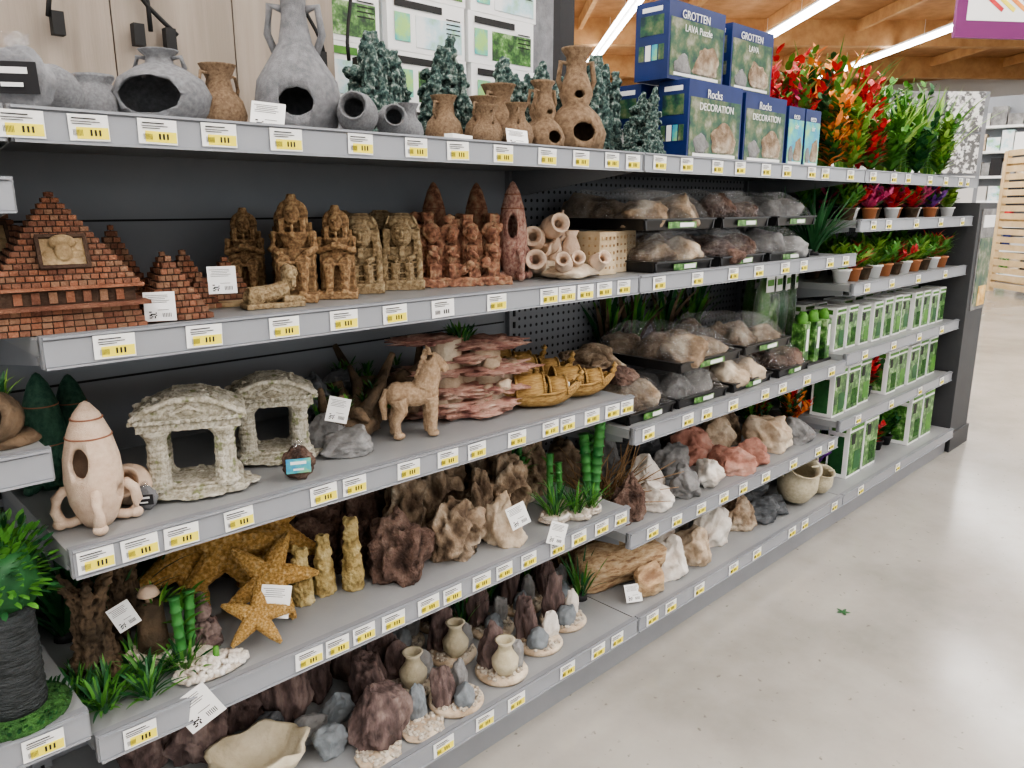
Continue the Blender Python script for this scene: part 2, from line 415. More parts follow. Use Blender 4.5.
labels([.32, .62, .68, .74, .81, .90, .965, 1.05, 1.12, 1.2, 1.3, 1.38, 1.47, 1.55], Z4)
labels([.9, 1.02, 1.12, 1.3, 1.42, 1.5, 1.66, 1.75, 1.9, 2.1, 2.25, 2.5, 2.6, 2.85, 3.1, 3.5], Z5, YBF)
labels([1.66, 1.85, 1.95, 2.1, 2.3, 2.42, 2.6, 2.8], .665); labels([1.7, 1.82, 1.95, 2.08, 2.2, 2.35, 2.55, 2.75, 2.86], .365)
labels([3.05, 3.2, 3.5, 3.8, 4.1], 1.192); labels([3.05, 3.3, 3.6, 3.95], .956); labels([3.1, 3.4, 3.7, 4.0], .688); labels([3.1, 3.45, 3.8, 4.1], .422)
labels([.10, .19], .50); labels([.1, .2], 1.28)

def card(loc, w_=.05, h=.055, rz=-.4, tilt=-.15, roll=0):
    g = G(); g.box((0, 0, h / 2), (w_, .0012, h), mWhite)
    for k in range(5): g.box((-w_ * .08 + (k % 2) * .002, -.001, h * (.88 - k * .06)), (w_ * (.7 - .08 * (k % 3)), .0004, h * .014), mInk)
    r = random.Random(3)
    for i in range(6):
        for j in range(6):
            if r.random() < .5: g.box((-w_ * .33 + i * w_ * .04, -.001, h * .12 + j * w_ * .04), (w_ * .04, .0004, w_ * .04), mInk)
    for k in range(6): g.box((w_ * (.08 + k * .05), -.001, h * .2), (w_ * .02, .0004, h * .14), mInk)
    g.box((w_ * .1, -.001, h * .38), (w_ * .35, .0004, h * .014), mInk)
    put('product_tag', g, loc, rot=(tilt, roll, rz))

# ---------------------------------------------------------------- object builders
def pyramid(g, cx, cy, base, h, n, bl, z0=0, mort=mMort):
    for k in range(n):
        a = base / 2 * (1 - k / n); hh = h / n; z = z0 + k * hh
        g.box((cx, cy, z + hh / 2), (2 * a - .006, 2 * a - .006, hh), mort)
        cnt = max(1, round(2 * a / bl)); L = 2 * a / cnt
        for sd in range(4):
            for i in range(cnt):
                t = -a + L * (i + .5); j = R.uniform(-.0006, .0012); mt = R.choice(mBrick)
                q = a - .003 + j
                c = [(t, -q), (t, q), (-q, t), (q, t)][sd]
                d = (L * .86, .006, hh * .80) if sd < 2 else (.006, L * .86, hh * .80)
                g.box((cx + c[0], cy + c[1], z + hh / 2), d, mt)
def statue(v=0):
    g = G(); m = mEgypt
    g.box((0, 0, .04), (.44, .5, .08), m); g.box((0, .12, .28), (.38, .24, .45), m); g.box((0, .2, .5), (.34, .1, .5), m)
    for s in (-1, 1):
        g.tube([(s * .085, .08, .37), (s * .09, -.15, .38)], [.08, .07], m, 10)
        g.tube([(s * .09, -.15, .39), (s * .088, -.14, .24), (s * .085, -.16, .08)], [.068, .055, .04], m, 10)
        g.box((s * .085, -.2, .09), (.075, .12, .04), m)
        if v == 0: g.tube([(s * .17, .06, .66), (s * .20, .02, .5), (s * .11, -.12, .45)], [.055, .045, .035], m, 8)
        else: g.tube([(s * .17, .06, .66), (s * .20, 0, .52), (-s * .05, -.11, .60)], [.055, .045, .03], m, 8)
        g.box((s * .10, -.01, .72), (.05, .06, .15), m)
        g.blob((s * .03, -.078, .85), (.014, .012, .008), m)
    g.tube([(0, .08, .36), (0, .07, .50), (0, .07, .66)], [.11, .09, .16], m, 12)
    g.blob((0, 0, .83), (.075, .085, .10), m); g.blob((0, .06, .84), (.15, .06, .14), m); g.box((0, .05, .76), (.29, .07, .1), m)
    g.cyl((0, .04, .93), .07, .04, .09, m, 12); g.blob((0, -.09, .82), (.015, .025, .03), m); g.box((0, -.07, .70), (.028, .03, .07), m)
    g.box((0, -.14, .38), (.10, .06, .03), m)
    for k in range(4): g.box((.193, .12, .12 + k * .1), (.01, .2, .03), m); g.box((-.193, .12, .12 + k * .1), (.01, .2, .03), m)
    return fuse(g, m, .009, .005, 26, 1, 'pharaoh')
def headcol():
    g = G(); m = mEgypt2
    g.box((0, 0, .06), (.52, .46, .12), m); g.box((0, .05, .30), (.40, .30, .5), m); g.box((0, .08, .68), (.5, .30, .34), m, top=.8)
    g.blob((0, -.1, .72), (.13, .13, .18), m, n=4); g.blob((0, -.0, .86), (.20, .17, .12), m)
    for s in (-1, 1):
        g.box((s * .18, -.08, .62), (.08, .12, .32), m); g.blob((s * .055, -.22, .76), (.03, .02, .016), m); g.tube([(s * .02, -.225, .79), (s * .09, -.2, .8)], .012, m, 6)
        g.tube([(s * .18, -.08, .44), (s * .06, -.16, .38)], .035, m, 8); g.tube([(s * .08, -.12, .34), (s * .09, -.12, .1)], [.06, .05], m, 8)
        g.cyl((s * .21, -.12, .1), .04, .035, .42, m, 10)
    g.blob((0, -.245, .71), (.02, .035, .045), m); g.blob((0, -.225, .635), (.045, .018, .012), m); g.box((0, -.17, .5), (.06, .06, .12), m)
    for k in range(4): g.box((0, -.10, .14 + k * .07), (.38, .06, .018), m)
    for k in range(5): g.tube([(-.18 + k * .09, -.14, .84), (-.14 + k * .07, -.1, .95)], .014, m, 6)
    g.cyl((0, .02, .90), .16, .1, .08, m, 12)
    return fuse(g, m, .0095, .006, 22, 1, 'pharaoh_col')
def sphinx():
    g = G(); m = mEgypt2
    g.box((0, 0, .04), (1.0, .42, .08), m)
    g.tube([(-.4, 0, .2), (0, 0, .24), (.25, 0, .3)], [.16, .15, .16], m, 12)
    g.blob((-.32, .12, .18), (.15, .08, .14), m); g.blob((-.32, -.12, .18), (.15, .08, .14), m)
    for s in (-1, 1): g.tube([(.15, s * .11, .13), (.52, s * .11, .11)], [.07, .055], m, 8)
    g.blob((.36, 0, .58), (.10, .09, .12), m); g.blob((.28, 0, .56), (.1, .18, .17), m); g.tube([(.25, 0, .3), (.3, 0, .5)], [.15, .1], m, 10)
    g.box((.34, .12, .42), (.08, .06, .18), m); g.box((.34, -.12, .42), (.08, .06, .18), m); g.blob((.46, 0, .56), (.02, .02, .03), m)
    return fuse(g, m, .012, .006, 18, 1, 'sphinx')
def temple():
    g = G(); m = mTemple
    g.blob((0, 0, .04), (.56, .44, .05), m, 2, .2, 3, 4); g.box((0, 0, .06), (.90, .68, .08), m); g.box((0, 0, .11), (.80, .60, .04), m)
    for x in (-.30, .30):
        for y in (-.23, .23):
            pr = [(.13, .10), (.14, .14), (.108, .16)]
            for k in range(7): pr += [(.104 - k * .001, .18 + k * .055), (.096 - k * .001, .205 + k * .055)]
            g.lathe(pr + [(.092, .57), (.11, .60), (.14, .64), (.14, .67)], m, (x, y, 0), 14)
    for y in (-.25, .25): g.box((0, y, .70), (.92, .17, .08), m)
    for x in (-.33, .33): g.box((x, 0, .70), (.18, .6, .08), m)
    prof = [(-.52, .74), (-.5, .79), (-.36, .87), (-.16, .945), (0, .96), (.16, .945), (.36, .87), (.5, .79), (.52, .74)]
    vs = [(x, y, z) for y in (-.33, .35) for x, z in prof]; n = len(prof)
    fs = [list(range(n)), list(range(2 * n - 1, n - 1, -1))] + [(i, (i + 1) % n, (i + 1) % n + n, i + n) for i in range(n)]
    g.add(vs, fs, m, None, False)
    for i in range(1, n - 2):
        a, b = prof[i], prof[i + 1]; g.tube([(a[0], -.36, a[1]), (b[0], -.36, b[1])], .03, m, 8)
    g.box((0, -.35, .76), (1.04, .05, .035), m)
    for i in range(11): g.box((-.45 + i * .09, -.38, .76), (.035, .03, .03), m)
    for i in range(5): g.box((0, -.30 + i * .15, .95), (.3, .05, .03), m)
    g.tube([(-.16, -.335, .82), (0, -.345, .88), (.16, -.335, .82)], .018, m, 6); g.blob((0, -.34, .83), (.05, .02, .03), m)
    for i in range(22):
        x = R.uniform(-.48, .48); g.blob((x, R.uniform(-.3, .3), .95 - abs(x) ** 2 * .6), (R.uniform(.03, .06),) * 2 + (.03,), m, i, .3, 3, 2)
    for i in range(14): g.blob((R.uniform(-.45, .45), R.uniform(-.36, .36), .1), (.045, .04, .035), m, i, .3, 3, 2)
    return fuse(g, m, .0085, .010, 24, 0, 'temple')
def horse():
    g = G(); m = mHorse
    g.tube([(-.26, 0, .58), (-.13, 0, .575), (.03, 0, .565), (.16, 0, .60)], [.15, .165, .16, .175], m, 14)
    g.blob((-.25, 0, .58), (.15, .15, .17), m); g.blob((.16, 0, .59), (.145, .15, .18), m)
    g.tube([(.12, 0, .64), (.19, 0, .82), (.22, 0, 1.0)], [.18, .15, .11], m, 12)
    g.tube([(.19, 0, 1.03), (.28, 0, .98), (.39, 0, .90)], [.11, .095, .065], m, 12); g.blob((.39, 0, .89), (.062, .055, .06), m)
    for s in (-1, 1):
        g.tube([(.18, s * .05, 1.09), (.17, s * .065, 1.19)], [.04, .014], m, 6); g.blob((.28, s * .08, 1.02), (.022, .016, .022), m)
        g.tube([(.17, s * .10, .54), (.19, s * .105, .30), (.18, s * .105, .06)], [.105, .075, .062], m, 10); g.blob((.20, s * .105, .05), (.08, .07, .05), m)
        g.tube([(-.26, s * .10, .54), (-.22, s * .11, .38), (-.30, s * .11, .24), (-.28, s * .11, .06)], [.125, .09, .066, .062], m, 10); g.blob((-.26, s * .11, .05), (.08, .07, .05), m)
    g.tube([(-.38, 0, .66), (-.44, 0, .5), (-.42, 0, .26)], [.045, .06, .04], m, 8)
    for k in range(6): g.blob((.03 + k * .022, 0, .80 + k * .062), (.045, .035, .045), m)
    return fuse(g, m, .011, .007, 20, 2, 'horse')
def starfish(seed=0):
    g = G(); m = mGold; r = random.Random(seed)
    g.blob((0, 0, 0), (.24, .24, .12), m)
    for k in range(5):
        a = PI / 2 + k * 2 * PI / 5 + r.uniform(-.08, .08); b = a + r.uniform(-.25, .25)
        p = [(0, 0, 0), (.26 * math.cos(a), .26 * math.sin(a), .03), (.36 * math.cos(a) + .18 * math.cos(b), .36 * math.sin(a) + .18 * math.sin(b), .02),
             (.36 * math.cos(a) + .38 * math.cos(b), .36 * math.sin(a) + .38 * math.sin(b), -.02)]
        g.tube(p, [.22, .165, .105, .04], m, 10)
        for i in range(12):
            t = (i + 1) / 13; q = Vector(p[1]).lerp(Vector(p[3]), t)
            for off in (-1, 0, 1):
                w_ = .13 * (1 - t) + .02
                g.blob((q.x - math.sin(b) * off * w_ * .8, q.y + math.cos(b) * off * w_ * .8, .10 * (1 - t * .7) + .05 - abs(off) * .05), (.022, .022, .03), m, 0, 0, 1, 1)
    for i in range(16): g.blob((r.uniform(-.17, .17), r.uniform(-.17, .17), .12), (.022, .022, .03), m, 0, 0, 1, 1)
    return fuse(g, m, .012, .013, 25, 0, 'starfish')
def rocket(mat, line, holes=True, legs=4):
    g = G()
    pr = [(0, 0), (.10, .0), (.14, .06), (.19, .2), (.21, .38), (.20, .55), (.155, .75), (.095, .9), (.035, .98), (0, 1.0)]
    g.lathe(pr, mat, (0, 0, 0), 40)
    me = g.mesh('rk')
    if holes: me = cut(me, [((0, 0, .45), (.165, .165, .36)), ((0, -.2, .55), (.072, .14, .12)), ((.2, 0, .28), (.1, .05, .05))], amp=.03)
    me.materials.clear(); me.materials.append(mat)
    g2 = fromme(me, mat)
    for z, r in ((.72, .166), (.86, .115)) if holes else ((.40, .21), (.72, .166)):
        g2.lathe([(r - .008, z), (r + .003, z + .002), (r + .002, z + .010), (r - .008, z + .012)], line, seg=32)
    for k in range(legs):
        a = k * 2 * PI / legs + .5; c, s = math.cos(a), math.sin(a)
        pts = [(.16 * c, .16 * s, .30), (.22 * c, .22 * s, .305), (.27 * c, .27 * s, .25), (.285 * c, .285 * s, .15), (.26 * c, .26 * s, .06), (.20 * c, .20 * s, .04), (.12 * c, .12 * s, .06)]
        g2.tube(pts, [.042, .042, .042, .042, .045, .04, .04], mat, 12); g2.blob((.265 * c, .265 * s, .045), (.055, .055, .045), mat)
    return g2.mesh('rocket')
def vessel(prof, mat, holes=None, handles=0, hz=(.6, .85), hr=.2, seg=36):
    inner = [(max(r - .035, .012), z + (.03 if i == 0 else 0)) for i, (r, z) in enumerate(prof)]
    full = [(0, 0)] + prof + inner[::-1] + [(0, inner[0][1])]
    g = G(); g.lathe(full, mat, seg=seg)
    me = g.mesh('v')
    if holes: me = cut(me, holes)
    g2 = fromme(me, mat)
    for k in range(handles):
        a = k * PI; c = math.cos(a)
        g2.tube([(c * hr * .6, 0, hz[1]), (c * hr * 1.3, 0, hz[1] + .02), (c * hr * 1.5, 0, (hz[0] + hz[1]) / 2), (c * hr, 0, hz[0])], .028, mat, 8)
    return g2.mesh('vessel')
def castle(seed):
    g = G(); m = mTeal; r = random.Random(seed)
    g.blob((0, 0, .08), (.34, .3, .12), m, seed, .3, 3, 3)
    for i in range(15):
        a = r.uniform(0, 6.28); d = r.uniform(.03, .24); h = r.uniform(.45, 1.0) * (1.15 - d * 1.7)
        g.lathe([(r.uniform(.08, .12), 0), (r.uniform(.07, .11), h * .55), (r.uniform(.05, .08), h * .85), (.03, h)], m, (math.cos(a) * d, math.sin(a) * d, .02), 6, (r.uniform(-.10, .10), r.uniform(-.10, .10), a))
    g.lathe([(.12, 0), (.10, .6), (.09, .85), (.03, 1.0)], m, (0, .05, 0), 7)
    for i in range(20):
        a = r.uniform(0, 6.28); g.blob((math.cos(a) * .18, math.sin(a) * .18, r.uniform(.1, .75)), (.08, .08, .05), m, i, .4, 3, 2)
    me = fuse(g, m, .012, .03, 16, 0, 'castle')
    return cut(me, [((0, -.3, .38), (.10, .25, .14))])
def boat():
    g = G(); m = mBoat; N = 15; S = 9; vs = []; fs = []
    for i in range(N):
        t = -1 + 2 * i / (N - 1); w_ = .24 * max(.02, (1 - abs(t) ** 2.4)); zt = .22 + .20 * abs(t) ** 3; zb = .0 + .30 * abs(t) ** 3
        for k in range(S):
            a = -PI / 2 + PI * k / (S - 1)
            vs.append((t * .66, w_ * math.sin(a), zt - (zt - zb) * max(0, math.cos(a)) ** .7))
        vs.append((t * .66, w_ * .75, zt - .04)); vs.append((t * .66, -w_ * .75, zt - .04))
    n = S + 2
    for i in range(N - 1):
        for k in range(n): fs.append((i * n + k, i * n + (k + 1) % n, (i + 1) * n + (k + 1) % n, (i + 1) * n + k))
    fs.append(list(range(n))); fs.append(list(range((N - 1) * n, N * n))); g.add(vs, fs, m)
    for s in (-1, 1):
        g.tube([(s * .60, 0, .36), (s * .66, 0, .42), (s * .67, 0, .47), (s * .63, 0, .50)], [.045, .045, .04, .05], m, 8)
        pts = [(-.56 + i * .112, s * .242 * max(.02, 1 - abs(-.56 + i * .112) ** 2.4 / .66 ** 2.4), .23 + .20 * abs((-.56 + i * .112) / .66) ** 3) for i in range(11)]
        g.tube(pts, .022, m, 6)
    for cx, L, rr in ((-.16, .42, .235), (.27, .26, .19)):
        K = 11; v2 = []; f2 = []
        for xx in (cx - L / 2, cx + L / 2):
            for rad in (rr, rr - .04):
                for k in range(K):
                    a = PI * k / (K - 1); v2.append((xx, rad * math.cos(a), .20 + rad * 1.25 * math.sin(a)))
        for k in range(K - 1):
            f2 += [(k, k + 1, 2 * K + k + 1, 2 * K + k), (K + k, 3 * K + k, 3 * K + k + 1, K + k + 1), (k, K + k, K + k + 1, k + 1), (2 * K + k, 2 * K + k + 1, 3 * K + k + 1, 3 * K + k)]
        g.add(v2, f2, m)
        for k in (0, 1):
            xx = cx - L / 2 + L * k; g.tube([(xx, (rr + .002) * math.cos(PI * q / 10), .20 + (rr + .002) * 1.25 * math.sin(PI * q / 10)) for q in range(11)], .018, m, 6)
    g.box((.09, 0, .26), (.04, .26, .2), m); g.box((-.46, 0, .25), (.12, .2, .1), m)
    return g.mesh('boat')
def grassy(h=.2, n=26, w_=.008, mats=None, spread=.5, droop=1.0, base=True, r0=.015, seed=0):
    g = G(); r = random.Random(seed)
    for i in range(n):
        a = r.uniform(0, 6.28); g.blade((math.cos(a) * r0 * r.random(), math.sin(a) * r0 * r.random(), .004), a, h * r.uniform(.65, 1.1), w_ * r.uniform(.7, 1.3), r.uniform(0, spread), r.uniform(.2, droop), r.choice(mats or mLeafs), 6, r.uniform(-.6, .6))
    if base: g.lathe([(0, 0), (.022, 0), (.02, .012), (.008, .02), (0, .02)], mDark, seg=12)
    return g
def bushy(h=.3, stems=6, leaf=.04, lw=.014, mats=None, spread=.35, seed=0, dens=14, pot=None):
    g = G(); r = random.Random(seed); z0 = 0
    if pot:
        g.lathe([(0, 0), (.022, 0), (.03, .04), (.033, .04), (.033, .046), (.027, .046), (.025, .036), (0, .036)], pot, seg=18); z0 = .034
    else: g.lathe([(0, 0), (.025, 0), (.022, .015), (0, .02)], mDark, seg=12)
    for s in range(stems):
        a = r.uniform(0, 6.28); tl = r.uniform(0, spread); H = h * r.uniform(.6, 1); m = r.choice(mats or mLeafs)
        P = lambda t: Vector((math.cos(a) * math.sin(tl) * H * t * (.6 + .5 * t), math.sin(a) * math.sin(tl) * H * t * (.6 + .5 * t), z0 + H * t * math.cos(tl)))
        g.tube([P(t / 4) for t in range(5)], [.002, .002, .0018, .0015, .001], m, 5)
        for k in range(dens):
            t = .12 + .88 * k / dens
            for q in range(2):
                g.blade(P(t), r.uniform(0, 6.28), leaf * r.uniform(.7, 1.2) * (1.15 - .5 * t), lw, .6 + r.uniform(-.2, .5), r.uniform(.2, .8), m, 4)
    return g
def tray(name, x0, x1, y0, y1, z, h, mat, seed):
    e = empty(name, ((x0 + x1) / 2, (y0 + y1) / 2, z)); w_ = x1 - x0; d = y1 - y0; r = random.Random(seed)
    e.rotation_euler = (0, 0, r.uniform(-.03, .03))
    g = G(); hh = .028
    g.box((0, 0, .003), (w_ * .94, d * .94, .006), mTray)
    for s in (-1, 1):
        g.box((s * (w_ / 2 - .006), 0, hh / 2), (.006, d, hh), mTray, (0, s * .2, 0)); g.box((0, s * (d / 2 - .006), hh / 2), (w_, .006, hh), mTray, (-s * .2, 0, 0))
        g.box((s * (w_ / 2 - .001), 0, hh), (.014, d, .004), mTray); g.box((0, s * (d / 2 - .001), hh), (w_, .014, .004), mTray)
    g.box((0, -d / 2 - .003, hh * .45), (w_ * .4, .002, hh * .6), mPicG); g.box((.02, -d / 2 - .0045, hh * .45), (w_ * .2, .001, hh * .4), mWhite)
    put('tray', g, parent=e)
    g = G()
    for i in range(5):
        px = w_ * (-.22 + .44 * (i % 2)) + r.uniform(-.02, .02); py = d * (-.3 + .3 * (i // 2)) + r.uniform(-.02, .02)
        rk = rockmesh((w_ * .48, d * .42, h * r.uniform(.65, .9)), mat, seed * 7 + i, n=4)
        T = Matrix.Translation((px, py, .006)); g.add(rk.v, rk.f, mat, T)
    put('rocks', g, parent=e)
    g = G(); N = 12; vs = []; fs = []
    for i in range(N + 1):
        for j in range(N + 1):
            u = -1 + 2 * i / N; v = -1 + 2 * j / N
            k = (1 - abs(u) ** 5) * (1 - abs(v) ** 5)
            zz = hh + (h - hh) * min(1, k * 1.2) * (.92 + .2 * noise.noise(Vector((u * 2 + seed, v * 2, 0))))
            vs.append((u * w_ / 2, v * d / 2, zz + .003))
    for i in range(N):
        for j in range(N): fs.append((i * (N + 1) + j, (i + 1) * (N + 1) + j, (i + 1) * (N + 1) + j + 1, i * (N + 1) + j + 1))
    g.add(vs, fs, FILM); put('wrap', g, parent=e)
def textobj(s, size, mat, loc, parent, rz=0):
    c = bpy.data.curves.new('t', 'FONT'); c.body = s; c.size = size; c.extrude = .0004; c.align_x = 'CENTER'
    o = bpy.data.objects.new('title_text', c); SC.collection.objects.link(o); o.data.materials.append(mat)
    o.location = loc; o.rotation_euler = (PI / 2, 0, rz); o.parent = parent
def pbox(name, x0, x1, y0, y1, z, h, t1, t2, mat=None, pic=None):
    e = empty(name, ((x0 + x1) / 2, (y0 + y1) / 2, z)); w_ = x1 - x0; d = y1 - y0
    g = G(); g.box((0, 0, h / 2), (w_, d, h), mat or mBlue)
    g.box((0, -d / 2 - .0006, h * .42), (w_ * .94, .001, h * .74), pic or mPic)
    rk = rockmesh((w_ * .5, .004, h * .4), mGreyR, len(t2), n=4); g.add(rk.v, rk.f, mCave, Matrix.Translation((w_ * .16, -d / 2 - .0014, h * .12)))
    rk = rockmesh((w_ * .3, .004, h * .26), mGreyR, len(t2) + 3, n=4); g.add(rk.v, rk.f, mGreyR, Matrix.Translation((-w_ * .26, -d / 2 - .0014, h * .1)))
    g.box((0, -d / 2 - .0014, h * .08), (w_ * .8, .001, h * .04), mWhite)
    for k in range(4): g.box((-w_ / 2 - .0006, -d * .3 + k * d * .2, h * .35), (.001, d * .16, h * .2), [mPic, mPicB, mWhite, mPic][k])
    g.box((-w_ / 2 - .0006, 0, h * .7), (.001, d * .7, h * .25), mPic); g.box((-w_ / 2 - .0008, 0, h * .9), (.001, d * .6, h * .06), mWhite)
    put('carton', g, parent=e)
    textobj(t1, h * .15, mWhite, (-w_ * .05, -d / 2 - .0035, h * .80), e)
    textobj(t2, h * .13, mWhite, (0, -d / 2 - .0035, h * .64), e)

# ================================================================ TOP SHELF
z = Z1 + .001
jar = vessel([(.28, 0), (.36, .1), (.44, .35), (.42, .6), (.3, .8), (.24, .86), (.30, .95), (.30, 1)], mGreyPot)
inst('grey_aquarium_jar', jar, (.385, 1.50, z), 0, .10); inst('grey_aquarium_jar', jar, (.475, 1.53, z), .5, .10)
inst('grey_aquarium_jar', jar, (.435, 1.43, z), .5, .085); inst('grey_aquarium_jar', jar, (.385, 1.37, z + .033), 0, .085, (1.25, 0, -.9)); inst('grey_aquarium_jar', jar, (.31, 1.48, z), .5, .10)
amph = vessel([(.15, 0), (.30, .05), (.46, .25), (.50, .45), (.42, .65), (.25, .78), (.14, .84), (.13, .92), (.19, .98), (.2, 1)], mGreyPot, [((0, -.45, .42), (.33, .3, .22))], 2, (.68, .9), .17)
inst('grey_broken_amphora', amph, (.545, 1.42, z), -.75, (.165, .15, .135))
jug = vessel([(.2, 0), (.33, .1), (.38, .3), (.33, .5), (.2, .65), (.17, .8), (.25, .97), (.27, 1)], mGreyPot, None, 2, (.5, .85), .24)
jug2 = vessel([(.2, 0), (.33, .1), (.38, .3), (.33, .5), (.2, .65), (.17, .8), (.25, .97), (.27, 1)], mBrownPot, None, 2, (.5, .85), .24)
inst('grey_jug', jug2, (.637, 1.40, z), .3, .12)
ampht = vessel([(.15, 0), (.26, .04), (.32, .2), (.29, .36), (.19, .5), (.12, .6), (.09, .75), (.09, .9), (.13, .97), (.13, 1)], mGreyPot, [((.02, -.3, .21), (.12, .25, .085))], 2, (.5, .8), .13)
inst('grey_tall_amphora', ampht, (.77, 1.36, z), -.65, (.25, .25, .28))
inst('grey_pot_on_side', jar, (.865, 1.30, z + .035), 0, .085, (1.35, 0, -.75))
inst('grey_pot_on_side', jar, (.94, 1.31, z + .03), 0, .07, (1.35, 0, -.5)); inst('grey_jug', jug, (1.0, 1.33, z), .3, .08)
inst('grey_jug', jug, (.88, 1.46, z), .3, .12)
c1 = castle(1); c2 = castle(5); c3 = castle(8)
inst('rock_castle', c1, (1.01, 1.48, z), -.5, .24); inst('rock_castle', c2, (1.22, 1.49, z), -.5, .24)
inst('rock_castle', c3, (1.47, 1.53, z), .4, .25); inst('rock_castle', c1, (1.72, 1.45, z), -.7, .275); inst('rock_castle', c2, (1.76, 1.30, z), .2, .17)
inst('rock_castle', c3, (1.11, 1.56, z), .8, .23); inst('rock_castle', c1, (1.64, 1.55, z), .9, .26); inst('rock_castle', c3, (1.80, 1.56, z), .9, .25)
jb = jug2
tb = vessel([(.16, 0), (.28, .05), (.31, .2), (.24, .36), (.13, .47), (.17, .57), (.14, .68), (.1, .78), (.10, .92), (.15, .98), (.15, 1)], mBrownPot, [((.02, -.3, .2), (.11, .25, .09)), ((.0, -.2, .56), (.05, .15, .04))], 2, (.55, .85), .12)
inst('brown_jug', jb, (1.125, 1.37, z), .3, .11); inst('brown_jug', jb, (1.19, 1.30, z), 1.3, .09); inst('brown_jug', jb, (1.25, 1.38, z), .3, .12)
inst('brown_jug', jb, (1.345, 1.43, z), .3, .16); inst('brown_gourd_vase', tb, (1.36, 1.29, z), -.3, .155); inst('brown_jug', jb, (1.27, 1.29, z), .9, .10); inst('brown_gourd_vase', tb, (1.49, 1.31, z), -.6, .245); inst('brown_gourd_vase', tb, (1.42, 1.36, z), -.6, .17)
card((.645, 1.25, z), .055, .05, -.6, -.35, .1); card((1.22, 1.235, z + .0), .05, .045, -.4, -.5, .1)
g = G(); g.box((0, 0, .001), (.08, .05, .002), mWhite); g.box((0, .0, .01), (.075, .02, .016), mWhite); put('folded_leaflet', g, (1.06, 1.245, z), .3)
def bagged(loc, rz, sc, dk=mDark, core=mGreyPot):
    g = G(); g.blob((0, 0, .05), (.045, .03, .05), core, 2, .2, 3, 4); g.box((0, -.034, .05), (.07, .002, .045), dk, (.1, 0, .05)); g.box((0, -.0365, .06), (.045, .001, .009), mWhite, (.1, 0, .05)); g.box((0, -.0365, .04), (.03, .001, .006), mWhite, (.1, 0, .05))
    for k in range(5): g.blade((0, 0, .09), k * 1.3, .035, .03, .5, .3, FILM, 3)
    put('bagged_ornament', g, loc, rz, sc)
bagged((.30, 1.27, z), -.6, .9)
pbox('cave_puzzle_carton', 1.885, 2.165, 1.25, 1.35, z, .213, 'Rocks', 'DECORATION'); pbox('cave_puzzle_carton', 2.185, 2.44, 1.25, 1.35, z, .205, 'Rocks', 'DECORATION')
pbox('cave_puzzle_carton', 1.87, 2.15, 1.40, 1.50, z, .213, 'GROTTEN', 'LAVA'); pbox('cave_puzzle_carton', 1.85, 2.13, 1.30, 1.41, z + .215, .200, 'GROTTEN', 'LAVA Puzzle')
pbox('cave_puzzle_carton', 2.17, 2.42, 1.30, 1.41, z + .213, .19, 'GROTTEN', 'LAVA'); pbox('cave_puzzle_carton', 2.17, 2.42, 1.40, 1.50, z, .213, 'CAVES', 'LAVA')
pbox('blue_filter_carton', 2.46, 2.57, 1.25, 1.36, z, .19, 'eco', 'air', pic=mPicB); pbox('blue_filter_carton', 2.58, 2.69, 1.25, 1.36, z, .19, 'eco', 'air', pic=mPicB)
for i, (x, y, h, ms, k) in enumerate([(2.62, 1.50, .45, [mRedL, mRedL, mOrL], 0), (2.78, 1.50, .46, [mRedL, mLeafs[0]], 0), (2.92, 1.47, .44, [mOrL, mRedL, mLeafs[0]], 0), (2.76, 1.36, .32, [mLeafs[0], mPinkL, mRedL], 0),
        (3.04, 1.45, .50, [mLeafs[1], mLeafs[0]], 0), (2.90, 1.30, .30, [mLeafs[1], mLeafs[0], mOrL], 0), (3.24, 1.50, .50, [mLeafs[0], mLeafs[2]], 1), (3.30, 1.36, .42, [mRedL], 0), (3.14, 1.50, .52, [mLeafs[0], mOrL], 0),
        (3.06, 1.29, .28, [mLeafs[0], mLeafs[2], mOrL], 0), (3.45, 1.48, .48, [mLeafs[0], mLeafs[2]], 1), (3.58, 1.36, .34, [mLeafs[2]], 1), (3.72, 1.48, .44, [mLeafs[2], mLeafs[0]], 0),
        (3.85, 1.38, .40, [mLeafs[0], mLeafs[2]], 1), (3.98, 1.48, .46, [mLeafs[1], mLeafs[0]], 0), (4.12, 1.36, .42, [mLeafs[2], mLeafs[0]], 1), (3.44, 1.28, .24, [mLeafs[0]], 0), (3.70, 1.27, .26, [mLeafs[1], mLeafs[0]], 0), (3.98, 1.27, .28, [mLeafs[0], mLeafs[2]], 0), (4.2, 1.5, .4, [mLeafs[0]], 1), (3.2, 1.27, .2, [mLeafs[0], mRedL], 0)]):
    if k: gg = grassy(h, 60, .018, ms, .45, 1.0, seed=i, r0=.03)
    else: gg = bushy(h, 16, .065, .022, ms, .38, i, 15)
    put('artificial_red_plant' if ms[0] in (mRedL, mOrL) else 'artificial_green_plant', gg, (x, y, z))

